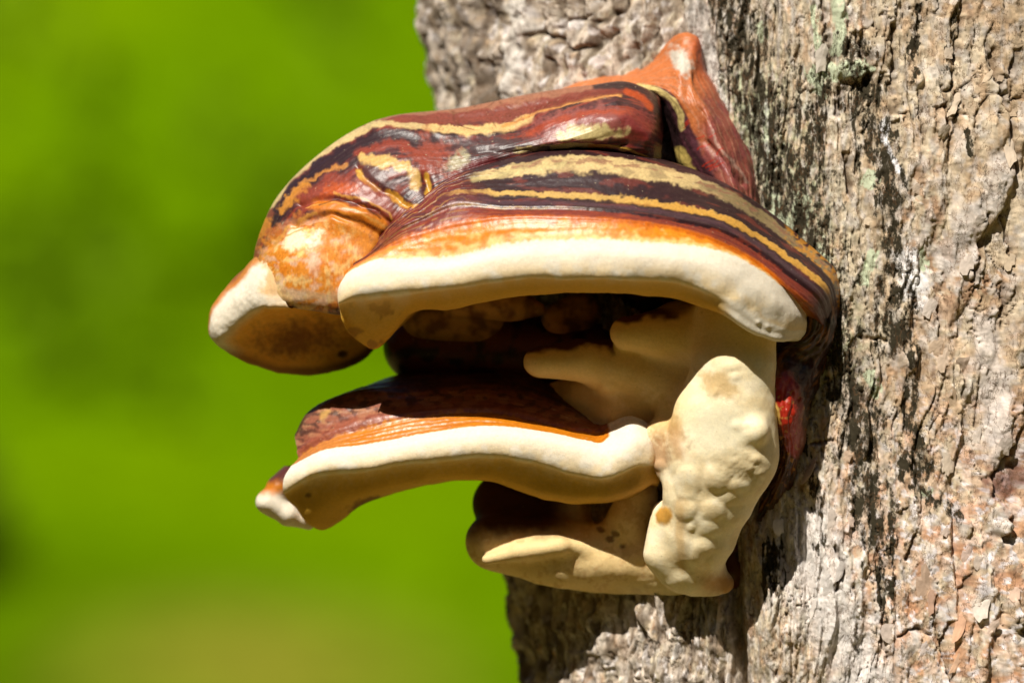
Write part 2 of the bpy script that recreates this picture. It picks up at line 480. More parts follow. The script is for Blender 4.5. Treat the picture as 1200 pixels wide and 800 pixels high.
def make_trunk():
    th = np.radians(np.concatenate([np.linspace(-180, -112, 30)[:-1], np.linspace(-112, 58, 790), np.linspace(58, 180, 50)[1:-1]]))
    ys = np.concatenate([np.linspace(-6000, -1000, 40)[:-1], np.linspace(-1000, -450, 30)[:-1], np.linspace(-450, 450, 590), np.linspace(450, 1200, 30)[1:], np.linspace(1200, 17000, 40)[1:]])
    T, Yp = np.meshgrid(th, ys)
    sx, cd = np.sin(T), np.cos(T)
    cx, cdp = 340.0, -380.0
    def ray(ex, ed, rx, rd):
        ox, od = (cx - ex) / rx, (cdp - ed) / rd
        dx, dd = sx / rx, cd / rd
        a = dx * dx + dd * dd; b = ox * dx + od * dd; c = ox * ox + od * od - 1
        return (-b + np.sqrt(np.maximum(b * b - a * c, 0))) / a
    Yc = np.clip(Yp, -900, 900)
    r1 = ray(660 - .02 * Yc, -370, 520, 330)     # near lobe
    r2 = ray(200 - .035 * Yc, -400 - .085 * Yc, 248 + .12 * Yc, 232)     # recessed lobe
    r = np.maximum(r1, r2)
    groove = np.exp(-((r1 - r2) / 9.0) ** 2) * (T < 0) * (T > -1.5)
    left = sst(-4, 10, r2 - r1)
    # coordinates on the bark: s round the trunk, b up the trunk
    s = T * 430.0
    b = Yp + 0.0
    s_ = s + 10 * fbm2(s / 60, b / 90, 2)
    px = 600 + (cx + sx * r - (Yp - Yc) * .05) / (1 - (cdp + cd * r) / CAMD)
    py = 400 - Yp / (1 - (cdp + cd * r) / CAMD)
    front = (T > -1.6) & (T < 1.1)
    # relief
    big = fbm2(s / 110, b / 330, 2)
    d = 10 * big
    rid = fbm2(s_ / 40 + 5, b / 240, 3)
    d += 6 * (1 - np.abs(rid) * 2.2)
    f1, f2, cid = voro2(s_ / 40 + 0.6 * rid + 3, b / 120 + 0.9 * fbm2(s / 34, b / 40, 3) + 50)
    crk_on = sst(-0.05, 0.4, n2(s / 90 + 31, b / 120))
    crack = sst(0.07, 0.0, f2 - f1) * crk_on
    d += 3.0 * (cid - 0.5) - 5 * crack
    g1, g2, gid = voro2(s_ / 12 + 9 + 1.2 * n2(s / 14, b / 20), b / 20 + 0.8 * rid + .8 * n2(s / 17 + 5, b / 17))
    flaky = sst(-0.1, 0.5, n2(s / 120 + 3, b / 150 + 8) + sst(-40, -240, b) * 0.8)
    d += 1.8 * (gid - 0.5) * (0.25 + 0.75 * flaky) * (1 - left)
    fis = np.abs(fbm2(s_ / 30 + 70, b / 300 + 3, 4))
    fis_on = sst(-0.05, 0.35, n2(s / 70 + 11, b / 160))
    d -= 5 * sst(0.05, 0.0, fis) * fis_on
    fine = fbm2(s / 8, b / 15, 4)
    d += (1 - .6 * left) * (1.7 * fine + .8 * fbm2(s / 3.2 + 8, b / 4.2, 2))
    # lumps and horizontal cracks on the recessed lobe
    hw = fbm2(s / 42 + 90 + .6 * rid, b / 46, 4)
    d += left * (8 * hw + 1.5 * fbm2(s / 17, b / 21, 2))
    wx = px + 7 * n2(s / 22, b / 22) + 3 * fine; wy = py + 7 * n2(s / 22 + 9, b / 22)
    lcr = np.zeros_like(px)
    for pts, w_, h_ in (([(612,42),(640,38),(668,58),(692,56),(716,40)], 3.5, 12), ([(655,28),(690,20),(705,2)], 3, 9), ([(700,30),(722,12),(728,-10)], 3.5, 10),
                        ([(560,-10),(572,30),(566,70),(580,120)], 7, 8), ([(740,70),(760,56),(772,44)], 8, 10), ([(640,70),(648,95),(640,120)], 3, 6), ([(520,20),(530,80),(540,130)], 6, 5),
                        ([(700,700),(690,760),(700,820)], 4, 6), ([(760,730),(768,790)], 4, 8), ([(640,680),(650,740),(640,800)], 6, 7), ([(820,720),(812,800)], 4, 7)):
        m_ = np.exp(-(seg_dist(wx, wy, pts) / w_) ** 2)
        d -= h_ * m_ * (T < 0) * (T > -1.75); lcr = np.maximum(lcr, m_)
    d -= 26 * groove
    fz = np.zeros_like(px)
    for pts, w_, h_ in (([(1128, -10), (1127, 40), (1120, 70)], 2.2, 8), ([(1168, 60), (1168, 90), (1175, 118)], 4, 12), ([(1178, 120), (1186, 160), (1188, 200)], 3, 10), ([(1150, 250), (1145, 300), (1135, 330)], 2.2, 9),
                        ([(1102, 100), (1110, 150), (1112, 190)], 1.8, 6), ([(1118, 85), (1117, 98), (1107, 108)], 2.5, 8), ([(1078, 110), (1080, 170)], 1.8, 6), ([(1172, 250), (1185, 300)], 2.2, 8),
                        ([(1174, 340), (1172, 368)], 4, 9), ([(965, 0), (968, 40), (975, 72)], 3, 9), ([(1045, 30), (1046, 80), (1042, 110)], 3, 9), ([(1005, 40), (1020, 78), (1016, 98)], 4, 10),
                        ([(988, 180), (996, 230)], 3, 9), ([(985, 105), (980, 135)], 4, 8), ([(1195, 60), (1192, 85)], 3, 8), ([(1115, 730), (1108, 760), (1118, 800)], 2.5, 10), ([(1075, 625), (1064, 655)], 2.5, 8),
                        ([(1050, 745), (1072, 735), (1090, 745)], 2.2, 8), ([(1186, 610), (1178, 632)], 4, 10), ([(950, 520), (975, 515)], 2.2, 6), ([(1165, 560), (1190, 530), (1200, 500)], 2.2, 8),
                        ([(1100, 360), (1102, 395)], 2.2, 6), ([(1030, 745), (1040, 770)], 2, 7), ([(1140, 665), (1130, 690)], 3, 7), ([(1010, 395), (1040, 398)], 2, 6), ([(975, 640), (985, 665), (975, 690)], 2, 7)):
        m_ = np.exp(-(seg_dist(px + 3 * n2(s / 9, b / 9) + 1.5 * fine, py + 3 * n2(s / 9 + 5, b / 9), pts) / w_) ** 2) * front
        d -= h_ * m_; fz = np.maximum(fz, m_)
    d += 36 * np.exp(-((px - 895) / 115) ** 2 - ((py - 735) / 120) ** 2) * (T > -1.5) * (T < 1.2)
    # knots, ridges and flakes standing off the bark
    def bump(x, y, rx, ry, h, a=0):
        nonlocal d
        ca, sa = math.cos(math.radians(a)), math.sin(math.radians(a))
        u_, v_ = (px - x), (py - y)
        q = np.hypot((u_ * ca + v_ * sa) / rx, (-u_ * sa + v_ * ca) / ry) + 0.12 * fine
        d += h * sst(1.1, 0.55, q)
    bump(998, 82, 22, 15, 13)
    bump(985, 40, 8, 40, 6)
    bump(1150, 235, 24, 62, 16, 28)
    bump(1128, 330, 16, 50, 7, 20)
    bump(1168, 130, 16, 60, 8, 5)
    bump(1172, 618, 12, 10, 12)
    bump(1185, 560, 26, 40, -10)
    bump(1160, 470, 24, 90, 6, -8)
    bump(880, 620, 20, 60, 8, -20)
    for k in range(46):
        bump(rng.uniform(900, 1210), rng.uniform(0, 800), rng.uniform(5, 14), rng.uniform(9, 34), rng.uniform(2, 7), rng.uniform(-25, 15))
    R = r + d
    q = np.stack([cx + sx * R - (Yp - Yc) * .05, Yp, cdp + cd * R], -1)
    # pigment
    p = Paint(px, py, lin(208, 188, 154))
    bn = fbm2(s / 50, b / 120, 3)
    fb = fbm2(s / 9 + 20, b / 60, 3)
    p.mix(sst(0.0, 0.5, bn), lin(214, 196, 162))
    p.mix(sst(0.0, 0.6, -bn) * .7, lin(178, 150, 112))
    p.mix(sst(0.05, 0.5, fb) * .5, lin(170, 140, 104))
    p.mix(sst(0.1, 0.5, fbm2(s / 26 + 4, b / 40, 3)) * .5, lin(212, 176, 134))
    p.mix(sst(.6, .8, gid + .2 * fine) * flaky * .6, lin(232, 220, 204))
    p.mix(sst(.3, .15, gid + .2 * fine) * flaky * .5, lin(178, 130, 96))
    p.mix(sst(1100, 960, px + 30 * bn) * sst(-.3, .3, fbm2(s / 20 + 9, b / 30, 3) + .1) * .6, lin(190, 180, 152))
    p.mix(sst(-.1, .5, fbm2(s / 12 + 31, b / 22, 3)) * .5, lin(206, 200, 188))
    p.mix(crack * .6, lin(96, 74, 52))
    p.mix(sst(0.04, 0.0, fis) * fis_on * .6, lin(90, 70, 48))
    # warm flaky lower right, pale smooth patches
    warm = sst(330, 60, np.hypot(px - 1160, (py - 690) * .9))
    p.mix(warm * sst(-0.25, 0.4, fbm2(s / 18, b / 22 + 40, 3)) * .5, lin(226, 184, 148))
    p.mix(warm * sst(.15, .45, fbm2(s / 24 + 66, b / 30, 3)) * .55, lin(212, 148, 100))
    p.mix(warm * sst(.25, .5, fbm2(s / 10 + 6, b / 12 + 9, 3)) * .8, lin(240, 232, 224))
    p.blob(1185, 560, 24, 30, lin(120, 76, 62), 20, .4, .4, .8)
    pale = lin(222, 214, 200)
    p.stroke([(940, 610), (955, 680), (985, 740), (1010, 800)], 32, pale, 16, 14, .85)
    p.stroke([(1150, 380), (1165, 470), (1175, 540)], 15, lin(224, 211, 194), 6, 8, .8)
    p.blob(1066, 325, 18, 34, lin(238, 232, 220), -20, .3, .4)
    p.stroke([(1035, 142), (1032, 165), (1040, 182), (1048, 198)], 3.5, lin(250, 246, 238), 1, 3)
    p.stroke([(818, 10), (832, 80), (845, 130)], 12, lin(212, 205, 192), 6, 6, .8)
    p.stroke([(895, 120), (902, 190)], 5, lin(222, 222, 206), 3, 5, .7)
    p.stroke([(1110, 300), (1150, 230), (1170, 190)], 14, lin(205, 196, 182), 6, 8, .6)
    # dark crust in leaning streaks (speckled by the material)
    crust = np.zeros_like(px)
    mid = fbm2(s / 13 + 3, b / 26, 3)
    def streak(pts, wd, op):
        nonlocal crust
        z = sst(wd * 1.6, wd * .3, seg_dist(px + 12 * bn, py, pts) + 8 * fine + 10 * fb)
        crust = np.maximum(crust, np.clip(z * (.50 + op * .16) + sst(0, .4, z) * (.16 * mid + .05 * fine), 0, .75))
    streak([(858, -10), (880, 90), (915, 210), (960, 330), (985, 430), (1020, 560), (1030, 620)], 44, .62)
    streak([(1000, 60), (1022, 160), (1040, 250), (1052, 400)], 30, .55)
    streak([(1036, 200), (1046, 330), (1062, 480), (1080, 560)], 13, .8)
    streak([(940, 380), (985, 440), (1000, 500), (1022, 600)], 22, .75)
    streak([(960, 100), (945, 200), (960, 300)], 26, .5)
    streak([(1028, 670), (1042, 725)], 12, .95)
    streak([(930, 500), (945, 560), (960, 640)], 9, .75)
    streak([(1110, -10), (1126, 120), (1135, 200)], 5, .6)
    streak([(1070, 0), (1075, 90)], 8, .6)
    streak([(905, 640), (912, 690)], 10, .9)
    streak([(1088, 575), (1120, 600)], 14, .55)
    zone = sst(150, 20, seg_dist(px + 25 * bn, py, [(880, 0), (930, 150), (985, 330), (1000, 450), (1015, 560)]))
    crust = np.maximum(crust, zone * (.44 + .12 * mid + .08 * bn))
    crust = np.maximum(crust, sst(.35, .6, fbm2(s / 45 + 13, b / 80 + 5, 3)) * .45)
    # grey-green lichen and algae film
    lich = np.zeros_like(px)
    alg = sst(80, 15, seg_dist(px, py, [(885, 120), (905, 210), (935, 270), (965, 400)]) + 20 * bn)
    p.mix(alg * sst(-.1, .35, fbm2(s / 9 + 5, b / 12, 3)) * .55, lin(164, 170, 122))
    for pts, w_ in (([(982, -5), (984, 40)], 9), ([(953, 10), (958, 60)], 6), ([(985, 20), (980, 60)], 8), ([(975, 85), (1010, 80)], 14), ([(952, 85), (965, 105)], 13), ([(1020, 300), (1010, 330)], 10),
                    ([(940, 240), (930, 265)], 14), ([(1020, 440), (1030, 460)], 9), ([(1088, 577), (1089, 578)], 6), ([(890, 30), (892, 45)], 6), ([(905, 235), (915, 260)], 12), ([(1080, 290), (1085, 315)], 6), ([(1020,205),(1015,215)],9), ([(950,290),(965,310)],12)):
        lich = np.maximum(lich, sst(w_ * 1.4, w_ * .4, seg_dist(px + 3 * fine, py, pts) + 4 * fine))
    lich = np.maximum(lich * .56, alg * .36)
    # recessed lobe: grey, cream and dark patches
    lp = fbm2(s / 22 + 12, b / 30 + 4, 3)
    p.mix(left * sst(-.5, .1, lp) * .7, lin(200, 184, 162))
    p.mix(left * sst(.1, .45, fbm2(s / 15 + 44, b / 55, 3)) * .8, lin(104, 88, 68))
    p.mix(left * sst(.25, .5, fbm2(s / 14 + 70, b / 22, 3)) * .8, lin(228, 218, 204))
    p.stroke([(610, -5), (600, 60), (590, 130)], 10, lin(222, 214, 196), 6, 10, .8)
    p.stroke([(545, 20), (560, 80), (570, 130)], 9, lin(96, 80, 60), 6, 8, .7)
    p.mix(lcr * .6, lin(80, 64, 46))
    p.mix(fz * .65, lin(92, 68, 44))
    p.c *= np.array([.985, 1.0, 1.10])
    p.c *= (.92 + .26 * fine + .14 * fbm2(s / 3, b / 4 + 5, 2))[..., None].clip(.4, 1.35)
    n = len(ys)
    q2 = q.reshape(-1, 3)
    global TR
    TR = (q, px, py, left, p.c, crust)
    o = mesh_obj('trunk', q2, grid_faces(n, len(th), wrap=True)[:, ::-1], M_bark, tree,
                 {'pigment': ('FLOAT_COLOR', p.c), 'crust': ('FLOAT', crust), 'lichen': ('FLOAT', lich)})
    return o
make_trunk()
def make_sky_blocker_crown():  # unseen leaf mass overhead, added to hold back sky light
    r = np.random.RandomState(9)
    n = 9000
    cl = r.randn(40, 3); cl /= np.linalg.norm(cl, axis=1, keepdims=True); cl *= r.uniform(.4, 1, (40, 1)) ** .4
    c = cl[r.randint(0, 40, n)] * np.array([3.2, 2.6, 1.5]) + r.randn(n, 3) * .4
    c = c + np.array([1.7, 1.6, 6.3])
    c = c[c[:, 2] > 4.3]
    leaf_cloud('sky_blocker_crown', c, .16, tree, (.05, .085, .015), 2)
make_sky_blocker_crown()

def make_flakes():
    r = np.random.RandomState(17)
    m, nt, bs = new_mat('loose_bark')
    oi = N(nt, 'ShaderNodeObjectInfo')
    z = noise_node(nt, 600, 6, .7)
    k = ramp(nt, z.outputs['Fac'], .3, .7, .6, 1.35)
    mul = N(nt, 'ShaderNodeVectorMath', operation='SCALE')
    nt.links.new(oi.outputs['Color'], mul.inputs[0]); nt.links.new(k, mul.inputs['Scale'])
    nt.links.new(mul.outputs[0], bs.inputs['Base Color']); bs.inputs['Roughness'].default_value = .92
    bp = N(nt, 'ShaderNodeBump'); bp.inputs['Strength'].default_value = .8; bp.inputs['Distance'].default_value = .0006
    nt.links.new(z.outputs['Fac'], bp.inputs['Height']); nt.links.new(bp.outputs[0], bs.inputs['Normal'])
    variants = []
    for v in range(6):
        na = 12
        a = np.linspace(0, 2 * np.pi, na, endpoint=False)
        rr = r.uniform(.6, 1.1, na) * (1 + .25 * np.cos(2 * a + r.rand() * 6))
        ox, oy = np.cos(a) * rr, np.sin(a) * rr * 1.7
        top = np.stack([ox, oy, .10 * r.rand(na)], 1)
        mid = np.stack([ox * .6, oy * .6, .16 + .12 * r.rand(na)], 1)
        cen = np.array([[0, 0, .26]])
        bot = np.stack([ox * .92, oy * .92, -.22 + 0 * ox], 1)
        vs = np.concatenate([top, mid, cen, bot]) * S
        fs = []
        for i in range(na):
            j = (i + 1) % na
            fs += [(i, j, na + j, na + i), (na + i, na + j, 2 * na), (2 * na + 1 + i, 2 * na + 1 + j, j, i)]
        me = bpy.data.meshes.new('bark_flake'); me.from_pydata(vs.tolist(), [], fs); me.materials.append(m)
        variants.append(me)
    q, px, py, left, pc, crust = TR
    from mathutils import Matrix, Vector
    n = 0
    while n < 55:
        i, j = r.randint(60, q.shape[0] - 60), r.randint(60, q.shape[1] - 60)
        x, y = px[i, j], py[i, j]
        if not (905 < x < 1215 and -10 < y < 810) or left[i, j] > .3 or crust[i, j] > .42: continue
        if r.rand() > (.25 + .75 * (y > 480) * (x > 960) + .3 * (x > 1080)): continue
        u = q[i, min(j + 6, q.shape[1] - 1)] - q[i, j - 6]; w = q[i + 6, j] - q[i - 6, j]
        nn = np.cross(u, w); nn /= np.linalg.norm(nn)
        if nn[2] < 0: nn = -nn
        up = np.array([0.12, 1, 0]); up -= nn * (up @ nn); up /= np.linalg.norm(up)
        sd = np.cross(up, nn)
        def wv(t): return Vector((t[0], -t[2], t[1]))
        M = Matrix((wv(sd), wv(up), wv(nn))).transposed().to_4x4()
        M = M @ Matrix.Rotation(r.uniform(-.35, .35), 4, 'Z') @ Matrix.Rotation(r.uniform(-.22, .22), 4, 'X') @ Matrix.Rotation(r.uniform(-.3, .3), 4, 'Y')
        sc = r.uniform(4.0, 8.5) if r.rand() < .8 else r.uniform(8, 12)
        o = bpy.data.objects.new('bark_flake', variants[r.randint(6)])
        COL.objects.link(o); o.parent = tree
        loc = world_co(q[i, j] + nn * .8) - np.array(tree.location)
        o.matrix_basis = Matrix.Translation(Vector(loc)) @ M @ Matrix.Diagonal((sc, sc * r.uniform(.8, 1.5), sc * .55, 1))
        o.color = (*np.clip(pc[i - 3:i + 4, j - 3:j + 4].mean((0, 1)) * r.uniform(.85, 1.12), 0, 1), 1)
        n += 1
make_flakes()

# ------------------------------------------------------------------ the bracket fungus
fungus = empty('bracket_fungus', (0.045, 0.03, HGT), 'large glossy bracket fungus with red brown banded caps and thick cream pore rims', 'fungus')
CREAM = lin(212, 184, 128, .80)
WHITE = lin(245, 233, 210, .84)
DARK = lin(60, 36, 38, .66)
WINE = lin(126, 58, 46, .75)
RED = lin(150, 60, 38, .8)
ORANGE = lin(206, 122, 30, .85)
GOLD = lin(222, 160, 70, .85)
UNDER = lin(228, 176, 60, .84)  # undersides: flesh tone plus golden bounced light put into the colour

def shelf(name, rows, paint_fn, disp_fn, v_rim, skin_gloss=1.0, step=1.15, parent=None, rim_name='pore_rim', flip=False):
    """one shelf: the varnished skin is the part, its cream pore rim and underside the sub-part"""
    P, V, U = loft(rows, step)
    nrm = normals(P)
    if flip: nrm = -nrm
    x, y = PX(P)
    dsp = disp_fn(P, V, U, x, y)
    P = P + nrm * dsp[..., None]
    p = Paint(x, y, WHITE)
    gl = paint_fn(p, P, V, U, x, y)
    verts = P.reshape(-1, 3)
    faces = grid_faces(*V.shape)
    if not flip: faces = faces[:, ::-1]
    attrs = {'pigment': ('FLOAT_COLOR', p.c), 'gloss': ('FLOAT', gl)}
    if v_rim is None:
        return mesh_obj(name, verts, faces, M_skin, parent or fungus, attrs)
    fv = V.reshape(-1)[faces].mean(1)
    a = sub_mesh(verts, faces, fv < v_rim, attrs)
    b = sub_mesh(verts, faces, fv >= v_rim, attrs)
    o = mesh_obj(name, a[0], a[1], M_skin, parent or fungus, a[2])
    mesh_obj(rim_name, b[0], b[1], M_pore, o, b[2])
    return o

# ---- upper front lobe
FL = [
 # hidden back
 [(450,318,-110),(440,300,-110),(450,290,-100),(478,252,-50),(530,208,-70),(585,188,-100),(660,172,-115),(740,184,-120),(808,206,-125),(858,232,-140),(898,264,-150),(938,300,-160),(978,345,-165),(995,390,-190)],
 # crease under the hump / silhouette on the right
 [(446,322,-85),(425,306,-70),(436,292,-52),(466,256,-26),(522,213,-34),(582,190,-48),(660,174,-62),(740,181,-66),(806,197,-76),(858,220,-90),(900,248,-100),(940,281,-108),(976,320,-120),(982,365,-150)],
 # pale band
 [(444,325,-75),(420,310,-50),(436,296,-34),(470,260,-18),(524,220,-24),(588,206,-26),(665,195,-18),(740,200,-16),(805,215,-28),(855,235,-46),(895,261,-60),(934,291,-72),(970,326,-92),(978,368,-130)],
 # second pale band
 [(440,328,-68),(416,313,-38),(435,299,-22),(472,264,-9),(526,230,-10),(592,229,0),(665,232,18),(740,237,20),(805,247,8),(850,258,-8),(890,281,-24),(926,306,-40),(962,338,-70),(972,374,-120)],
 # old growth edge
 [(438,330,-62),(412,315,-26),(434,301,-12),(474,268,-2),(528,243,4),(592,246,20),(665,246,38),(740,252,40),(800,262,29),(846,273,13),(883,293,-3),(920,321,-20),(954,350,-54),(966,380,-110)],
 # orange begins
 [(436,332,-58),(408,318,-16),(430,304,-3),(474,281,10),(526,267,20),(592,257,36),(665,257,50),(740,261,53),(800,271,42),(850,288,26),(886,308,10),(920,335,-8),(948,362,-46),(962,385,-105)],
 # pore rim begins
 [(434,335,-55),(404,323,-8),(427,309,8),(468,303,18),(524,301,30),(592,286,47),(665,281,61),(740,283,65),(800,287,56),(850,296,42),(890,316,22),(920,340,0),(942,365,-36),(950,385,-95)],
 # rim, most forward
 [(434,343,-55),(397,337,-8),(416,325,14),(466,321,28),(524,316,40),(592,303,56),(665,300,70),(740,302,75),(800,306,68),(850,318,56),(890,340,36),(924,364,8),(943,376,-34),(945,390,-95)],
 # lower lip of the lit rim
 [(436,360,-58),(396,356,-10),(409,350,10),(466,344,24),(524,338,36),(592,327,51),(665,325,65),(740,327,70),(800,332,62),(850,349,56),(887,370,38),(920,386,8),(942,388,-40),(940,398,-95)],
 # lowest visible edge
 [(438,380,-62),(403,380,-22),(420,396,-30),(460,390,-38),(524,360,-26),(592,347,2),(665,341,18),(740,343,22),(800,350,20),(850,369,44),(882,390,34),(915,399,8),(936,397,-44),(930,405,-105)],
 # underside
 [(440,378,-80),(420,386,-60),(440,394,-72),(470,384,-84),(525,358,-80),(592,346,-60),(665,340,-50),(740,342,-50),(800,350,-45),(850,364,-40),(882,385,-38),(910,396,-50),(925,400,-85),(920,405,-120)],
 [(450,368,-110),(450,370,-110),(465,372,-120),(490,366,-140),(530,352,-160),(592,342,-160),(665,336,-160),(740,338,-150),(800,345,-130),(850,358,-110),(880,375,-105),(900,385,-110),(910,392,-125),(910,400,-140)],
]
for r_, row in enumerate(FL):
    a_, b_ = np.array(row[3]), np.array(row[4])
    row.insert(4, tuple(a_ * .62 + b_ * .38))
for r_, q_ in ((9, (480, 366, -40)), (10, (486, 364, -90)), (11, (500, 360, -150))):
    FL[r_][4] = q_
FL[9][2] = (420, 397, -48); FL[9][3] = (456, 392, -55)
FL[10][3] = (462, 388, -100)
for r_ in range(0, 6):
    for c_, k_ in ((12, 10), (13, 24), (14, 42)):
        x_, y_, d_ = FL[r_][c_]; FL[r_][c_] = (x_ + (3 if c_ > 12 else 0), y_, d_ + k_)
def lip_row(rows, i):
    a_, b_ = np.array(rows[i], float), np.array(rows[i + 1], float)
    n_ = a_ + np.array([.12, .14, .42]) * (b_ - a_)
    n_ = np.where((a_[:, :1] > 835) & (a_[:, :1] < 945) & (i == 8), a_ + np.array([.4, .45, .3]) * (b_ - a_), n_)
    rows.insert(i + 1, [tuple(q) for q in n_])
lip_row(FL, 8)
LIPF = lambda V: np.where(V <= 8, V, np.where(V <= 10, 8 + (V - 8) / 2, V - 1))
def fl_disp(P, V, U, x, y):
    st = fbm2(V * 5.5 + .3 * fbm2(U * 1.5, V, 2), U * .55, 3)
    top = sst(6.0, 5.4, V) * sst(.8, 1.4, V)
    d = .4 * st * top + 2.2 * sst(4.06, 3.9, V) * top + 1.3 * sst(5.06, 4.9, V) * top
    d += .25 * fbm3(P / 7, 2) * top
    rim = sst(5.8, 6.3, V)
    d += rim * (1.8 * fbm3(P / 42, 2) + .2 * fbm3(P / 7, 2) + .05 * fbm3(P / 2.2, 1))
    # dimples on the drooping right end
    for (a, b, r, h) in [(878, 360, 10, -1.4), (888, 378, 4, 1.6), (899, 383, 4, 1.4), (905, 360, 14, 1.2), (862, 352, 9, .8)]:
        d += h * np.exp(-((x - a) ** 2 + (y - b) ** 2) / (r * r * .6)) * (V > 6.2) * (V < 9.5)
    d += rim * sst(16, 6, np.hypot(x - 405, y - 375)) * .8 * fbm3(P / 3.0, 2) * (V < 9.2)
    return d
def fl_paint(p, P, V, U, x, y):
    V = LIPF(V)
    j = V + .10 * fbm2(x / 16, y / 16 + V, 3) + .05 * fbm2(x / 5, y / 5, 2)
    p.c[:] = DARK
    r1 = fbm2(x / 40, V * 3, 3)
    p.mix(sst(.2, .5, r1) * .6, WINE)
    lft = sst(545, 585, x + 10 * p.w1)
    # pale bands
    wob = sst(-.35, .1, fbm2(x / 28 + 9, V * 2, 3) + .1)
    p.mix(sst(1.58, 1.7, j) * sst(2.32, 2.2, j) * lft * (.6 + .4 * wob) * (1 - .6 * sst(800, 860, x)), CREAM)
    p.mix(sst(1.5, 1.7, j) * sst(2.4, 2.2, j) * sst(800, 860, x) * sst(-.2, .2, p.w1 + p.w2) * .7, lin(140, 122, 82, .8))
    p.mix(sst(1.75, 1.8, j) * sst(2.02, 1.94, j) * sst(-.05, .15, fbm2(x / 22, y / 7 + 8, 3)) * lft * .75, lin(150, 105, 80, .8))
    p.mix(sst(2.86, 2.93, j) * sst(3.26, 3.15, j) * sst(515, 540, x), lin(205, 165, 92, .8))
    p.mix(sst(2.86, 2.95, j) * sst(3.36, 3.24, j) * sst(690, 800, x) * .9, lin(214, 158, 66, .8))
    p.mix(sst(3.38, 3.5, j) * sst(3.9, 3.7, j) * .5, lin(96, 66, 76, .75))
    p.mix(sst(3.92, 3.96, j) * sst(4.06, 4.02, j) * sst(720, 600, x) * .7, lin(176, 134, 52, .8))
    wl = sst(575, 500, x + 22 * p.w1) * sst(4.15, 3.9, V)
    p.mix(wl * .9, lin(128, 52, 42, .8))
    p.mix(wl * sst(.1, .4, fbm2(x / 22, y / 10, 3)) * .7, lin(84, 42, 44, .75))
    p.mix(wl * sst(.8, .95, np.sin(V * 9 + 3 * p.w1)) * .5, lin(200, 150, 76, .8))
    # red zone, thin lines, then orange
    lr = sst(4.02, 4.12, j)
    p.mix(lr, lin(122, 48, 38, .8))
    p.mix(lr * sst(.0, .4, fbm2(x / 30, V * 9, 3)) * .6, lin(164, 74, 34, .8))
    p.mix(lr * sst(.86, .96, np.sin(V * 26 + 3 * fbm2(x / 60, V, 2))) * sst(600, 500, x) * .6, lin(196, 150, 84, .8))
    rightend = sst(880, 920, x)
    og = sst(4.62, 4.95, j)
    p.mix(og, lin(196, 98, 12, .9))
    p.mix(sst(5.0, 5.35, j + .2 * p.w1) * (1 - rightend * .6), lin(222, 130, 22, .92))
    p.mix(sst(5.45, 5.95, j + .45 * fbm2(x / 14, y / 9, 3)) * .85 * (1 - rightend * .5), lin(238, 196, 118, .9))
    p.mix(sst(470, 440, x) * sst(4.8, 5.2, j) * .5, lin(205, 150, 95, .85))
    # right end: dark varnish with a red tinge
    p.mix(sst(930, 960, x + 6 * p.w1) * (V < 6.1) * sst(330, 350, y) * .85, lin(78, 36, 26, .7))
    p.mix(sst(905, 925, x) * sst(950, 930, x) * (V > 4.1) * (V < 5.8) * .6, lin(132, 52, 38, .8))
    p.mix(sst(905, 930, x) * (V > 1.3) * (V < 2.3) * sst(-.2, .2, p.w1 + p.w2) * .8, lin(205, 140, 50, .8))
    p.stroke([(555, 213), (600, 204), (660, 196)], 3, lin(205, 190, 130, .8), 2, 3, .5)
    p.c *= (1 + .10 * fbm2(x / 3, y / 3, 2) + .12 * p.w1)[..., None]
    # pores
    k = sst(5.88, 6.06, V + .08 * p.w2 + .05 * p.w1)
    p.mix(k, WHITE)
    p.mix(sst(6.8, 8.0, V) * sst(-.3, .5, p.w1 + .3) * .75, lin(240, 208, 146, .88))
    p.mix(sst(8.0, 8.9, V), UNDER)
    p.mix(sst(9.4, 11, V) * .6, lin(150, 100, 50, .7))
    p.mix(sst(8.3, 8.8, V) * sst(.2, .5, p.w1) * sst(500, 460, x) * .6, lin(165, 115, 55, .7))
    p.mix(sst(838, 862, x) * sst(7.8, 8.1, V) * sst(10, 9.5, V), WHITE * .97)
    return 1 - sst(5.6, 6.0, V)
shelf('front_lobe', FL, fl_paint, fl_disp, 6.0)

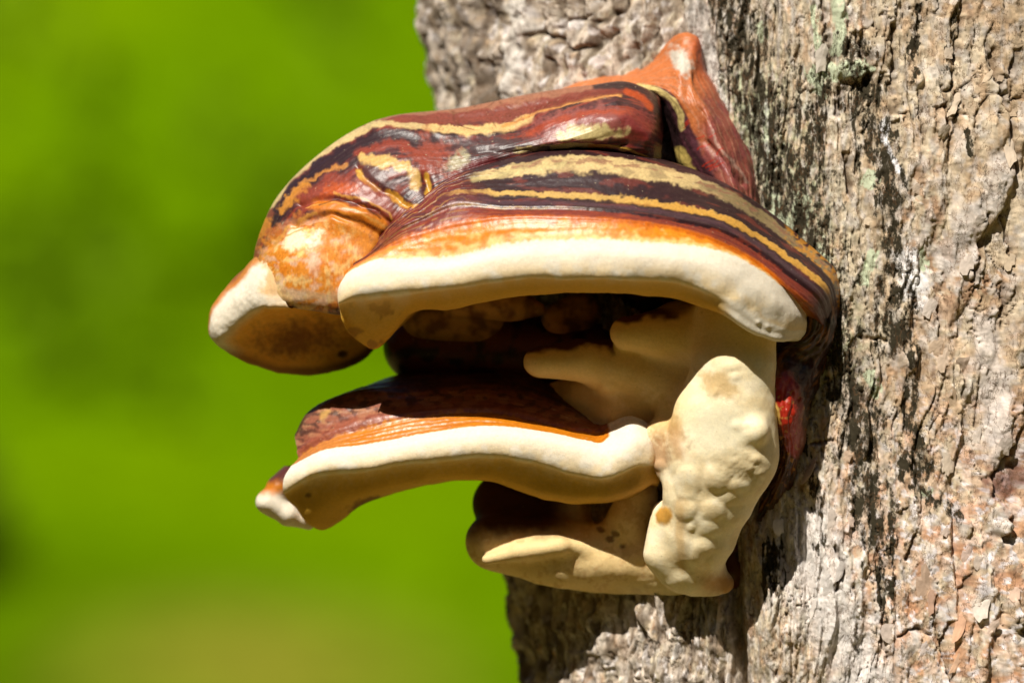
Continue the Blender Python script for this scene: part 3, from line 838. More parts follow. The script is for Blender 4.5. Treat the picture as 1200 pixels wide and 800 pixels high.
# ---- upper cap body with the ridge, the hump and the orange knob
BD = [
 [(345,345,-230),(335,300,-230),(350,245,-220),(400,200,-215),(460,170,-210),(545,158,-205),(620,142,-200),(690,128,-195),(738,122,-190),(775,145,-190),(780,170,-190)],
 [(300,330,-150),(300,292,-145),(319,240,-140),(365,188,-135),(440,141,-132),(540,127,-135),(620,112,-135),(690,101,-130),(738,97,-128),(770,112,-135),(776,140,-160)],
 [(299,334,-112),(304,296,-108),(330,240,-100),(377,193,-96),(447,152,-94),(540,150,-90),(605,150,-84),(660,129,-84),(725,111,-86),(768,124,-100),(777,150,-140)],
 [(301,340,-92),(313,298,-80),(345,246,-70),(388,212,-64),(455,176,-62),(532,175,-58),(602,166,-54),(664,146,-54),(730,125,-58),(766,137,-78),(777,155,-125)],
 [(304,344,-82),(325,298,-54),(362,257,-48),(408,230,-40),(466,198,-40),(532,191,-44),(602,176,-46),(668,163,-38),(730,147,-40),(763,156,-60),(776,165,-115)],
 [(308,349,-76),(345,300,-36),(392,272,-32),(442,256,-28),(482,222,-30),(537,201,-38),(602,183,-48),(678,172,-42),(732,170,-42),(762,175,-56),(775,178,-110)],
 [(315,352,-74),(362,353,-28),(408,351,-26),(442,302,-24),(486,243,-20),(540,209,-33),(602,189,-55),(686,177,-56),(736,182,-56),(763,189,-64),(775,190,-110)],
 [(335,356,-120),(370,361,-100),(412,360,-90),(456,316,-34),(498,258,-20),(548,224,-36),(605,205,-115),(686,195,-115),(738,198,-115),(765,203,-115),(778,203,-140)],
]
_c0 = [(360,345,-240),(318,330,-190),(312,335,-170),(312,340,-150),(314,345,-140),(318,349,-130),(322,355,-120),(346,364,-150)]
_c1 = [(345,335,-235),(300,318,-150),(299,322,-115),(301,328,-95),(305,333,-84),(312,340,-70),(324,353,-60),(346,362,-112)]
for r_, row in enumerate(BD):
    row[0] = _c1[r_]; row.insert(0, _c0[r_])
def bd_disp(P, V, U, x, y):
    st = fbm2(V * 5 + .4 * fbm2(U * 1.5, V, 2), U * .7, 3)
    on = sst(.8, 1.3, V) * sst(6.6, 6.1, V)
    d = .4 * st * on
    def g(pts, w, h):
        return h * np.exp(-(seg_dist(x + 3 * n2(x / 20, y / 20), y + 3 * n2(x / 20 + 7, y / 20), pts) / w) ** 2) * on
    # knob, its wrinkles and the folds round it
    d += 8 * np.exp(-(((x - 368) / 48) ** 2 + ((y - 318) / 36) ** 2)) * on
    d += 8 * np.exp(-(((x - 410) / 42) ** 2 + ((y - 252) / 16) ** 2)) * on
    d += g([(345,262),(390,253),(425,262),(448,278)], 4, -5)
    d += g([(350,240),(395,232),(440,248),(458,262)], 4, -5)
    d += g([(318,290),(345,262)], 4, -3)
    d += g([(456,268),(446,282),(438,298)], 4, -5)
    d += g([(497,208),(503,225),(520,238)], 5, -5)
    d += g([(420,198),(435,215),(460,232),(478,242)], 4, -3)
    d += g([(560,176),(600,178),(660,172),(730,171)], 5, -4)
    d += g([(640,148),(690,140),(735,142),(755,160)], 11, 6)
    d += g([(440,150),(520,160),(580,158),(640,136),(720,118)], 6, 4)
    d += g([(450,142),(560,136),(640,120)], 4, -2)
    d += .3 * fbm3(P / 7, 2) * on
    # fine cross cracks on the ridge
    ck = np.abs(n2(x / 9 + 3 * n2(x / 30, y / 30), y / 60 + 5))
    d -= 1.4 * sst(.07, 0, ck) * sst(480, 540, x) * sst(700, 620, x) * sst(2.4, 2.0, V) * on
    return d
def bd_paint(p, P, V, U, x, y):
    p.c[:] = lin(88, 46, 46, .75)
    j = V + .12 * p.w1 + .05 * p.w2
    p.mix(sst(-.1, .4, fbm2(x / 40 + 5, V * 3.2, 3)) * .7, RED)
    p.mix(sst(.1, .4, fbm2(x / 34 + 50, V * 4, 3)) * .9, DARK)
    # top stripe red brown, pale stripe, dark band
    p.mix(sst(2.0, 1.7, j), lin(134, 66, 52, .8))
    p.mix(sst(1.35, 1.2, j) * .8, lin(170, 116, 88, .8))
    p.stroke([(322,262),(335,238),(352,214),(385,190),(430,166),(470,162),(530,166)], 8, DARK, 3, 5)
    p.stroke([(318,240),(340,206),(380,176),(430,149),(455,146),(500,150),(560,155),(590,151)], 5, CREAM, 1.6, 2.5)
    p.stroke([(500,151),(545,155),(590,152),(620,140)], 6.5, lin(222, 184, 120, .82), 2, 2.5)
    p.stroke([(590,150),(630,134),(680,119),(725,113)], 3.2, lin(214, 150, 80, .82), 2, 2.5)
    p.stroke([(630,128),(690,113),(740,105),(760,118)], 4.5, lin(120, 46, 34, .8), 2, 3, .8)
    p.stroke([(700,100),(740,99),(765,112),(772,140)], 5, DARK, 2, 2)
    p.stroke([(735,108),(752,114),(762,126)], 4, lin(178, 70, 22, .85), 2, 2, .9)
    # the red hump
    p.blob(690, 150, 66, 20, lin(148, 82, 74, .8), -6, .3, .35)
    p.stroke([(615,158),(650,148),(700,134),(735,132),(755,150)], 4, lin(168, 70, 40, .8), 3, 4, .8)
    p.blob(745, 150, 18, 22, lin(128, 44, 40, .8), 0, .4, .4, .8)
    p.blob(692, 157, 37, 8, lin(206, 186, 128, .82), -3, .25, .35)
    p.blob(660, 161, 10, 5, lin(206, 186, 128, .82), 0, .3, .3)
    p.stroke([(605,176),(650,174),(692,172)], 3.8, lin(205, 182, 120, .82), 1.5, 2)
    p.stroke([(690,173),(735,175),(762,187)], 2, lin(196, 150, 60, .82), 1, 1.5)
    # middle purple-grey patches
    p.blob(575, 175, 40, 12, lin(82, 64, 64, .75), -8, .5, .6, .9)
    p.blob(536, 190, 15, 9, lin(176, 166, 130, .8), -20, .4, .6, .9)
    p.blob(560, 195, 24, 7, lin(110, 34, 36, .8), -18, .4, .5, .8)
    p.blob(505, 180, 22, 20, lin(156, 70, 48, .8), 40, .5, .6, .8)
    p.stroke([(420,178),(455,168),(480,172),(496,190),(500,206)], 5, lin(150, 62, 40, .82), 3, 4, .8)
    p.stroke([(548,206),(590,196),(640,180)], 7, DARK, 2, 3, .9)
    # cream patch left of centre and yellow bits
    p.stroke([(425,187),(450,190),(478,196),(486,208),(486,218)], 6.5, lin(210, 168, 96, .82), 2.5, 6)
    p.blob(440, 205, 20, 10, lin(96, 60, 58, .75), 20, .4, .5, .9)
    p.stroke([(420,200),(428,212),(442,222)], 3, lin(210, 158, 66, .82), 1.5, 2.5)
    p.stroke([(455,224),(465,232),(472,240),(492,245)], 4.5, lin(205, 145, 50, .82), 2, 4)
    p.stroke([(500,205),(503,216),(500,226),(512,236)], 2.6, lin(200, 150, 50, .82), 1.5, 2)
    p.stroke([(352,215),(380,200),(405,194)], 2.2, lin(190, 126, 60, .82), 1.5, 4, .9)
    p.stroke([(330,248),(343,230),(357,220)], 4.5, lin(206, 136, 50, .82), 2, 7, .9)
    p.blob(307, 265, 9, 13, lin(200, 128, 50, .82), 30, .3, .5)
    # wine fold and orange knob
    p.stroke([(360,236),(390,215),(425,222),(450,240),(458,262)], 12, lin(150, 66, 46, .8), 6, 5, .85)
    p.blob(400, 222, 22, 7, lin(190, 84, 28, .85), -10, .5, .5, .8)
    p.stroke([(375,240),(395,244),(420,252),(445,264)], 9, lin(204, 116, 26, .85), 4, 4)
    kb = lin(220, 136, 44, .9)
    p.blob(376, 306, 76, 52, kb, -12, .2, .2)
    p.blob(350, 262, 30, 8, lin(176, 96, 52, .8), -20, .5, .6, .8)
    p.mix(sst(.05, .4, fbm2(x / 14 + 3, y / 14, 3)) * sst(75, 50, np.hypot(x - 372, (y - 312) * 1.2)) * .9, lin(236, 190, 118, .9))
    p.mix(sst(.1, .4, fbm2(x / 18 + 30, y / 12, 3)) * sst(75, 40, np.hypot(x - 365, y - 318)) * .75, lin(220, 180, 150, .88))
    p.mix(sst(.12, .4, fbm2(x / 11 + 60, y / 11, 3)) * sst(75, 50, np.hypot(x - 380, (y - 305) * 1.2)) * .5, lin(206, 108, 16, .88))
    p.blob(347, 282, 13, 14, lin(246, 226, 184, .92), 0, .35, .35)
    p.stroke([(330,335),(350,346),(400,348)], 5, lin(216, 190, 150, .85), 3, 3, .6)
    for st in ([(318,290),(335,268),(350,258),(372,250)], [(360,243),(395,237),(432,256),(460,270)], [(392,226),(430,236),(455,248),(460,262)], [(310,300),(330,278),(360,268)]):
        p.stroke(st, 1.3, lin(214, 150, 70, .82), .8, 2, .8)
    for st in ([(375,241),(395,233),(425,240),(445,256)], [(395,252),(430,262),(450,272)]):
        p.stroke(st, 1.2, lin(70, 30, 18, .8), .8, 1.5, .7)
    # pale lower left corner of the knob where it meets the pore rim
    p.stroke([(300,318),(310,338),(330,354)], 10, lin(236, 206, 150, .9), 9, 5, .85)
    ck = np.abs(n2(x / 9 + 3 * n2(x / 30, y / 30), y / 60 + 5))
    p.mix(sst(.05, 0, ck) * sst(480, 540, x) * sst(700, 620, x) * sst(2.4, 2.0, V) * .7, lin(110, 60, 30, .7))
    p.c *= (1 + .12 * fbm2(x / 3, y / 3, 2) + .12 * p.w1)[..., None]
    return np.ones_like(V) * .85
shelf('upper_cap', BD, bd_paint, bd_disp, None)

# ---- left lobe that hangs behind the knob
LL = [
 [(360,280,-200),(330,300,-205),(300,330,-210),(280,360,-215),(278,388,-222),(290,398,-228),(315,404,-235),(352,408,-240),(392,408,-240),(432,398,-238),(455,388,-228)],
 [(312,294,-96),(294,313,-104),(264,343,-128),(245,374,-142),(246,394,-152),(262,409,-162),(291,425,-178),(340,437,-198),(386,436,-208),(426,420,-212),(448,398,-208)],
 [(318,308,-58),(301,329,-66),(273,353,-98),(252,382,-122),(251,398,-136),(265,411,-150),(294,426,-168),(342,438,-190),(387,436,-200),(427,420,-206),(449,398,-202)],
 [(334,352,-44),(312,355,-54),(288,367,-86),(266,388,-112),(261,401,-128),(274,411,-144),(300,423,-160),(346,433,-180),(388,431,-190),(424,415,-196),(445,395,-196)],
 [(352,357,-60),(338,361,-74),(322,371,-112),(308,387,-134),(308,396,-142),(320,404,-150),(338,411,-160),(366,416,-170),(392,413,-178),(416,400,-186),(434,388,-188)],
 [(392,352,-80),(390,357,-95),(385,364,-130),(380,374,-144),(382,380,-150),(386,386,-154),(390,390,-160),(396,392,-164),(404,392,-170),(414,386,-176),(428,380,-180)],
 [(440,350,-150),(440,350,-150),(440,356,-152),(440,362,-155),(440,364,-157),(440,366,-160),(440,368,-162),(440,370,-165),(440,372,-168),(440,372,-172),(442,372,-175)],
]
def ll_disp(P, V, U, x, y):
    return 1.6 * fbm3(P / 30, 2) + .4 * fbm3(P / 6, 2) - 2.0 * np.exp(-((x - 345) ** 2 + (y - 395) ** 2) / 500.) + 1.8 * np.exp(-((x - 310) ** 2 + (y - 363) ** 2) / 14.)
def ll_paint(p, P, V, U, x, y):
    p.c[:] = lin(150, 76, 36, .8)
    p.mix(sst(.75, 1.0, V + .1 * p.w1), lin(206, 128, 56, .85))
    p.mix(sst(1.0, 1.5, V + .15 * p.w1), WHITE)
    p.mix(sst(1.1, .1, U + .6 * p.w1 + .3 * p.w2) * sst(3.2, 2.6, V) * .75, lin(228, 172, 96, .9))
    p.mix(sst(1.0, 1.6, V) * sst(4.2, 5.6, U), lin(176, 120, 56, .7))
    p.mix(sst(2.9, 3.5, V), lin(238, 178, 72, .98))  # underside brightened golden to stand for bounced light
    p.mix(sst(3.0, 3.6, V) * sst(-.1, .5, p.w1) * .6, lin(230, 162, 56, .96))
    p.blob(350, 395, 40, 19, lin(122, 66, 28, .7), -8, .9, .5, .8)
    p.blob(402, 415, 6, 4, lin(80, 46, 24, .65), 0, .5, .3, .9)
    return sst(1.2, .9, V)
shelf('left_lobe', LL, ll_paint, ll_disp, 1.25)

# ---- rear plate against the bark
RP = [
 [(650,125,-250),(690,108,-255),(735,98,-255),(768,84,-255),(788,62,-262),(803,54,-262),(822,60,-262),(832,90,-250),(848,118,-240),(875,165,-230),(892,215,-220),(896,260,-210)],
 [(640,112,-215),(690,92,-222),(738,84,-222),(770,68,-222),(786,48,-228),(801,41,-228),(815,45,-226),(820,78,-216),(836,104,-208),(862,155,-194),(880,205,-182),(884,242,-172)],
 [(650,113,-205),(695,98,-205),(740,90,-202),(770,82,-202),(785,68,-210),(797,62,-210),(808,66,-206),(815,92,-196),(828,115,-186),(852,162,-172),(868,208,-162),(874,245,-156)],
 [(660,116,-190),(700,105,-186),(742,96,-180),(768,92,-178),(784,92,-180),(796,96,-180),(806,104,-176),(815,120,-168),(828,142,-158),(845,178,-148),(858,214,-140),(866,248,-138)],
 [(670,120,-172),(705,110,-166),(745,102,-160),(768,101,-156),(783,106,-152),(794,116,-148),(802,130,-146),(810,150,-144),(820,172,-140),(832,194,-134),(845,222,-128),(856,252,-128)],
 [(680,126,-168),(710,116,-160),(748,108,-152),(768,108,-146),(780,115,-142),(789,128,-140),(795,145,-142),(800,165,-144),(806,184,-144),(816,204,-140),(830,230,-134),(845,258,-132)],
 [(685,138,-190),(715,130,-185),(748,120,-180),(765,122,-175),(775,132,-172),(782,145,-172),(786,160,-175),(790,178,-178),(795,196,-180),(804,214,-176),(818,238,-170),(832,262,-166)],
]
for r_, row in enumerate(RP):
    for c_ in range(12):
        x_, y_, d_ = row[c_]
        row[c_] = (x_, y_, d_ + (62 if r_ < 4 else 38 if r_ == 4 else 22) * min(1, max(.2, (c_ - 1) / 4)))
def rp_disp(P, V, U, x, y):
    d = .6 * fbm2(V * 4, U * .8, 3) + 3 * fbm3(P / 40, 2) + .4 * fbm3(P / 6, 2)
    d -= 3.5 * np.exp(-(seg_dist(x, y, [(822,130),(824,165),(850,190),(870,215)]) / 4) ** 2)
    return d
def rp_paint(p, P, V, U, x, y):
    p.c[:] = lin(150, 80, 66, .82)
    t = sst(6.8, 8.8, U)
    p.mix(1 - t, lin(196, 112, 60, .86))
    p.mix(t * sst(.0, .5, fbm2(x / 20, y / 20, 3) + .2) * .7, lin(146, 74, 72, .8))
    p.mix(sst(.75, .95, np.sin(V * 11 + 2 * p.w1)) * .4, lin(186, 140, 110, .8))
    p.mix(sst(5.4, 6.4, U) * sst(7.8, 6.8, U) * sst(2.4, 1.2, V) * .7, lin(172, 74, 44, .82))
    p.blob(797, 70, 9, 15, lin(205, 196, 180, .9), -30, .4, .5)
    p.mix(sst(3.9, 4.2, V + .1 * p.w1) * sst(1, 2.5, U), lin(92, 50, 58, .75))
    p.stroke([(748,100),(772,106),(788,118),(797,135),(799,150)], 3.6, lin(212, 188, 120, .82), 1.2, 1.5)
    p.mix(sst(5.0, 5.3, V), DARK)
    p.stroke([(796,178),(803,190),(812,206)], 6, lin(196, 170, 92, .82), 2, 3)
    p.stroke([(801,158),(812,180),(830,205),(850,225)], 2.2, DARK, 1, 1.5, .8)
    p.stroke([(836,152),(838,168),(860,190),(876,214)], 1.5, lin(186, 150, 132, .8), 1, 1.5, .7)
    rr = np.random.RandomState(3)
    for k in range(14):
        a = rr.uniform(800, 860); b = 120 + (a - 800) * 1.2 + rr.uniform(0, 50)
        p.stroke([(a, b), (a + rr.uniform(4, 12), b - rr.uniform(2, 12))], .9, lin(176, 48, 26, .85), .6, 2, .8)
    p.c *= (1 + .10 * fbm2(x / 3, y / 3, 2) + .12 * p.w1)[..., None]
    return np.ones_like(V) * .55
shelf('rear_cap', RP, rp_paint, rp_disp, None)

# ---- varnished flange running down between the pores and the bark
VE = [
 [(935,330,-175),(925,380,-175),(905,420,-170),(900,460,-168),(912,500,-172),(920,540,-180),(905,590,-190),(880,640,-195)],
 [(935,340,-90),(925,390,-90),(897,415,-92),(894,455,-92),(905,490,-98),(916,530,-112),(898,580,-126),(866,630,-136)],
 [(955,338,-72),(948,392,-76),(915,412,-78),(908,455,-80),(915,492,-88),(922,535,-104),(904,585,-120),(872,636,-130)],
 [(972,340,-84),(968,390,-84),(945,425,-84),(930,460,-86),(928,495,-94),(928,538,-112),(914,592,-130),(884,644,-142)],
 [(984,346,-112),(980,392,-110),(966,432,-108),(948,468,-108),(942,500,-114),(936,545,-130),(926,602,-150),(900,655,-160)],
 [(986,350,-185),(984,395,-180),(970,436,-175),(955,475,-170),(948,510,-172),(942,560,-180),(935,620,-190),(915,670,-195)],
]
for r_ in range(1, 5):
    for c_, k_ in ((0, 26), (1, 26), (2, 20), (3, 54), (4, 66), (5, 46), (6, 16)):
        x_, y_, d_ = VE[r_][c_]; VE[r_][c_] = (x_, y_, d_ + k_ * (.6 if r_ == 4 else 1))
def ve_disp(P, V, U, x, y):
    return 2.4 * fbm2(V * 2.2, U * 1.3, 3) + 1.6 * fbm3(P / 16, 2) + .4 * fbm3(P / 5, 2)
def ve_paint(p, P, V, U, x, y):
    p.c[:] = lin(72, 36, 24, .7)
    p.mix(sst(.0, .5, fbm2(V * 3, U * 2, 3)), lin(44, 26, 20, .7))
    p.mix(sst(.2, .5, fbm2(V * 4 + 9, U * 1.5, 3)) * .8, lin(150, 92, 36, .75))
    p.stroke([(920,450),(925,480),(930,505),(934,522)], 13, lin(172, 42, 24, .85), 5, 3)
    p.stroke([(905,440),(908,470),(915,495)], 2.5, lin(200, 160, 80, .8), 1, 2)
    p.mix(sst(3.2, 4, V) * sst(3, 3.6, U) * sst(6, 5, U) * .6, lin(150, 130, 120, .75))
    p.mix(sst(.5, .6, p.w2) * sst(2.6, 3.2, U) * .7, lin(200, 140, 70, .8))
    p.mix(sst(4.8, 5.6, U) * sst(-.2, .3, p.w1) * .7, lin(90, 52, 38, .7))
    return np.ones_like(V)
shelf('varnished_flange', VE, ve_paint, ve_disp, None)

# ---- lower shelf
LS = [
 [(430,500,-300),(440,470,-300),(470,448,-300),(530,436,-300),(590,436,-290),(645,446,-275),(680,470,-250),(705,500,-230),(725,515,-210),(748,520,-180),(765,530,-150),(775,540,-140)],
 [(352,512,-190),(366,487,-190),(412,462,-195),(470,443,-205),(560,438,-205),(630,446,-190),(668,470,-165),(694,497,-140),(712,502,-128),(736,500,-115),(762,512,-105),(776,530,-110)],
 [(349,514,-166),(364,490,-160),(415,466,-150),(490,462,-140),(570,458,-140),(640,470,-135),(678,490,-120),(698,502,-112),(714,500,-108),(738,494,-98),(765,508,-92),(778,530,-102)],
 [(350,536,-136),(374,520,-122),(428,502,-108),(495,488,-98),(575,484,-94),(645,498,-92),(684,507,-90),(702,508,-92),(716,500,-94),(740,492,-86),(767,508,-84),(779,530,-98)],
 [(341,546,-126),(374,529,-104),(428,521,-90),(498,508,-80),(575,499,-74),(645,507,-72),(688,516,-68),(706,518,-70),(720,506,-74),(742,495,-70),(767,510,-74),(779,532,-94)],
 [(333,560,-122),(370,540,-94),(428,531,-78),(498,519,-66),(575,510,-60),(645,518,-58),(690,528,-54),(710,530,-52),(726,524,-50),(746,514,-52),(768,522,-64),(779,540,-90)],
 [(332,577,-128),(364,558,-98),(428,550,-80),(498,540,-68),(575,534,-62),(645,546,-60),(690,558,-56),(712,558,-50),(730,552,-48),(750,544,-50),(768,545,-64),(776,552,-90)],
 [(342,590,-150),(358,600,-135),(418,580,-124),(498,562,-110),(575,560,-100),(645,580,-92),(690,584,-84),(714,582,-76),(735,576,-70),(752,568,-68),(765,562,-76),(772,566,-95)],
 [(358,600,-185),(374,620,-170),(422,592,-168),(500,568,-160),(575,564,-150),(645,586,-135),(690,590,-125),(716,588,-115),(738,582,-108),(754,574,-102),(764,568,-104),(770,570,-115)],
 [(385,590,-200),(400,600,-215),(440,576,-230),(510,562,-240),(580,560,-240),(645,575,-220),(690,580,-200),(716,580,-185),(738,576,-175),(752,570,-165),(762,566,-150),(768,568,-140)],
]
lip_row(LS, 6)
for r_, row in enumerate(LS):
    LS[r_] = [(x_, y_, d_ + 18) for (x_, y_, d_) in row]
LIPL = lambda V: np.where(V <= 6, V, np.where(V <= 8, 6 + (V - 6) / 2, V - 1))
def ls_disp(P, V, U, x, y):
    sk = sst(4.0, 3.6, V)
    d = sk * (.8 * fbm2(V * 7, U * .6, 3) + .4 * fbm3(P / 7, 2))
    d += 4.0 * sst(3.05, 2.85, V) * sk * sst(.7, 1.4, V)
    rim = sst(3.9, 4.3, V)
    d += rim * (1.8 * fbm3(P / 40 + 5, 2) + .22 * fbm3(P / 7, 2) + .05 * fbm3(P / 2.2, 1))
    return d
def ls_paint(p, P, V, U, x, y):
    V = LIPL(V)
    j = V + .1 * p.w1 + .05 * p.w2
    p.c[:] = lin(84, 48, 36, .7)
    p.mix(sst(.0, .4, fbm2(x / 40, V * 5, 3)) * .8, lin(120, 72, 44, .75))
    wl = sst(1.9, 2.1, j) * sst(3.05, 2.95, j)
    p.mix(wl, lin(150, 92, 70, .8))
    p.mix(wl * sst(.0, .4, fbm2(x / 26, y / 8, 3)) * .7, lin(186, 136, 100, .82))
    p.mix(wl * sst(.1, .4, fbm2(x / 14 + 8, y / 7, 3)) * .8, lin(74, 48, 42, .75))
    p.mix(wl * sst(2.4, 2.9, V) * .6, lin(160, 76, 52, .8))
    p.stroke([(378,493),(384,486)], 3, lin(205, 160, 90, .8), 2, 3, .8)
    og = sst(2.95, 3.05, j)
    p.mix(og, lin(206, 124, 20, .86))
    p.mix(og * sst(-.2, .5, fbm2(x / 50, V * 14, 3)) * .6, lin(178, 92, 14, .85))
    p.mix(og * sst(430, 380, x) * .5, lin(196, 130, 80, .82))
    k = np.maximum(sst(3.94, 4.01, V + .04 * p.w2), sst(712, 716, x))
    p.mix(k, WHITE)
    p.blob(694, 500, 9, 5, lin(150, 70, 10, .8), 0, .5, .2, .9)
    p.blob(775, 530, 12, 30, lin(196, 150, 96, .8), 0, .5, .3, .9)
    p.mix(sst(4.9, 6.0, V) * sst(-.4, .4, p.w1 + .2) * .7, lin(240, 210, 150, .88))
    p.mix(sst(6.0, 6.9, V + .06 * p.w2), UNDER)
    p.mix(sst(6.2, 7.2, V) * sst(690, 740, x) * .6, lin(210, 160, 96, .75))
    p.blob(430, 590, 22, 7, lin(120, 72, 34, .65), -15, .5, .4, .8)
    p.blob(361, 580, 4, 3, lin(110, 72, 34, .65), 0, .5, .3, .8)
    return 1 - k
shelf('lower_shelf', LS, ls_paint, ls_disp, 4.0)

# ------------------------------------------------------------------ pore mass: one blended body, cut into its parts
def surface_nets(F, org, h):
    nx, ny, nz = F.shape
    ins = F < 0
    acc = np.zeros((nx - 1, ny - 1, nz - 1, 3), f32); cnt = np.zeros((nx - 1, ny - 1, nz - 1), f32)
    cor = [(a, b, c) for a in (0, 1) for b in (0, 1) for c in (0, 1)]
    def sl(c): return F[c[0]:nx - 1 + c[0], c[1]:ny - 1 + c[1], c[2]:nz - 1 + c[2]]
    s0 = sum((sl(c) < 0).astype(np.int8) for c in cor)
    act = np.argwhere((s0 > 0) & (s0 < 8))
    i, j, k = act.T
    vals = {c: F[i + c[0], j + c[1], k + c[2]] for c in cor}
    ps = np.zeros((len(act), 3), f32); ct = np.zeros(len(act), f32)
    for a in cor:
        for ax in range(3):
            if a[ax]: continue
            b = list(a); b[ax] = 1; b = tuple(b)
            va, vb = vals[a], vals[b]
            m = (va < 0) != (vb < 0)
            t = np.where(m, va / np.where(m, va - vb, 1), 0)
            pt = np.tile(np.array(a, f32), (len(act), 1)); pt[:, ax] += t
            ps += pt * m[:, None]; ct += m
    v = (act + ps / ct[:, None]) * h + org
    idx = np.full((nx - 1, ny - 1, nz - 1), -1, np.int64)
    idx[i, j, k] = np.arange(len(act))
    faces = []
    for ax in range(3):
        o1, o2 = [(1, 2), (2, 0), (0, 1)][ax]
        A = [slice(1, -1)] * 3; B = [slice(1, -1)] * 3
        A[ax] = slice(0, -1); B[ax] = slice(1, None)
        m = ins[tuple(A)] != ins[tuple(B)]
        e = np.argwhere(m)
        off = np.ones(3, int); off[ax] = 0
        e = e + off
        sgn = ins[tuple(e.T)]
        d1 = np.zeros(3, int); d1[o1] = 1; d2 = np.zeros(3, int); d2[o2] = 1
        q = np.stack([idx[tuple((e - d1 - d2).T)], idx[tuple((e - d2).T)], idx[tuple(e.T)], idx[tuple((e - d1).T)]], 1)
        q = np.where(sgn[:, None], q, q[:, ::-1])
        faces.append(q)
    return v, np.concatenate(faces)

def sdf_group(prims, X, Y, D, k):
    out = None
    for pr in prims:
        pts = [W(q[:3]) for q in pr['pts']]; rad = [q[3] for q in pr['pts']]
        fy = pr.get('fy', 1.0); fd = pr.get('fd', 1.0)
        d = None
        if len(pts) == 1:
            c = pts[0]
            e = np.sqrt((X - c[0]) ** 2 + ((Y - c[1]) / fy) ** 2 + ((D - c[2]) / fd) ** 2) - rad[0]
            d = e * min(1, fy, fd)
        for a, b, ra, rb in zip(pts[:-1], pts[1:], rad[:-1], rad[1:]):
            ab = b - a
            t = np.clip(((X - a[0]) * ab[0] + (Y - a[1]) * ab[1] + (D - a[2]) * ab[2]) / (ab @ ab), 0, 1)
            e = np.sqrt((X - a[0] - t * ab[0]) ** 2 + ((Y - a[1] - t * ab[1]) / fy) ** 2 + ((D - a[2] - t * ab[2]) / fd) ** 2) - (ra + t * (rb - ra))
            e = e * min(1, fy, fd)
            d = e if d is None else smin(d, e, 6)
        kk = pr.get('k', k)
        out = d if out is None else smin(out, d, kk)
    return out

def smin(a, b, k):
    h = np.clip(.5 + .5 * (b - a) / k, 0, 1)
    return b + (a - b) * h - k * h * (1 - h)

GROUPS = {
 'pore_column': [
  {'pts': [(862,372,-36,50),(860,430,-26,48),(850,490,-32,60),(846,530,-36,66),(832,575,-46,54),(818,620,-62,46),(808,655,-86,42),(822,672,-98,30)], 'fd': .68},
  {'pts': [(800,400,-90,50),(775,450,-102,46),(755,490,-105,36)], 'fd': .7, 'k': 30},
  {'pts': [(868,468,-12,24)], 'fd': .7, 'k': 8},
  {'pts': [(884,505,0,17)], 'fd': .8, 'k': 7},
  {'pts': [(800,470,-70,26),(792,500,-62,22)], 'fd': .6, 'k': 16},
  {'pts': [(772,512,-58,18),(782,545,-55,16)], 'k': 14},
  {'pts': [(776,600,-76,12),(776,648,-76,22)], 'k': 14},
  {'pts': [(735,674,-146,18),(785,677,-134,17),(826,678,-112,16),(850,684,-104,10)], 'k': 14},
  {'pts': [(640,480,-190,30),(690,470,-140,34),(730,480,-120,36)], 'fd': .8, 'k': 30},
  {'pts': [(685,505,-130,20),(740,515,-118,30)], 'k': 16},
 ],
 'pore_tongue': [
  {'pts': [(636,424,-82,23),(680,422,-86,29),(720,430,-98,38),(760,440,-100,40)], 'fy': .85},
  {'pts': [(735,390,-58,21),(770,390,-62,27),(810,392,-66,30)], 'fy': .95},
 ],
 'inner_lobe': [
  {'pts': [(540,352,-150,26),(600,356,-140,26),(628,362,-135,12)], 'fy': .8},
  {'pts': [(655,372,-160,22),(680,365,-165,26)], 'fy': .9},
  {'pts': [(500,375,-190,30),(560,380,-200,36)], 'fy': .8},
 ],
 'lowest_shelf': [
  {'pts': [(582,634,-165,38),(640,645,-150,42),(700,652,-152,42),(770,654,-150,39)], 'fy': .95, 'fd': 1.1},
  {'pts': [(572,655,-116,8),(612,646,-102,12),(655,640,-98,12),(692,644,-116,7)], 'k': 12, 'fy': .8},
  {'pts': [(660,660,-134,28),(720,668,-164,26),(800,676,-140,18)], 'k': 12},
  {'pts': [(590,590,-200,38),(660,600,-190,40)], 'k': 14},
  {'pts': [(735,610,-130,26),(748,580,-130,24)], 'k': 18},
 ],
 'rear_stem': [
  {'pts': [(500,405,-235,54),(580,410,-235,62),(680,420,-225,66)], 'fy': .9},
  {'pts': [(640,470,-270,60),(640,560,-280,58),(660,630,-280,60),(720,660,-240,40)], 'k': 30},
  {'pts': [(780,330,-200,60),(700,250,-200,60),(560,250,-190,70),(430,290,-180,48)], 'k': 20},
  {'pts': [(890,560,-170,40),(880,620,-176,36),(856,668,-160,26)], 'k': 12},
 ],
 'small_lobe': [
  {'pts': [(314,588,-166,15),(338,602,-170,13),(362,614,-176,7)], 'fd': 1.6},
  {'pts': [(328,572,-176,17),(356,556,-180,24)], 'fd': 1.5, 'k': 8},
 ],
}
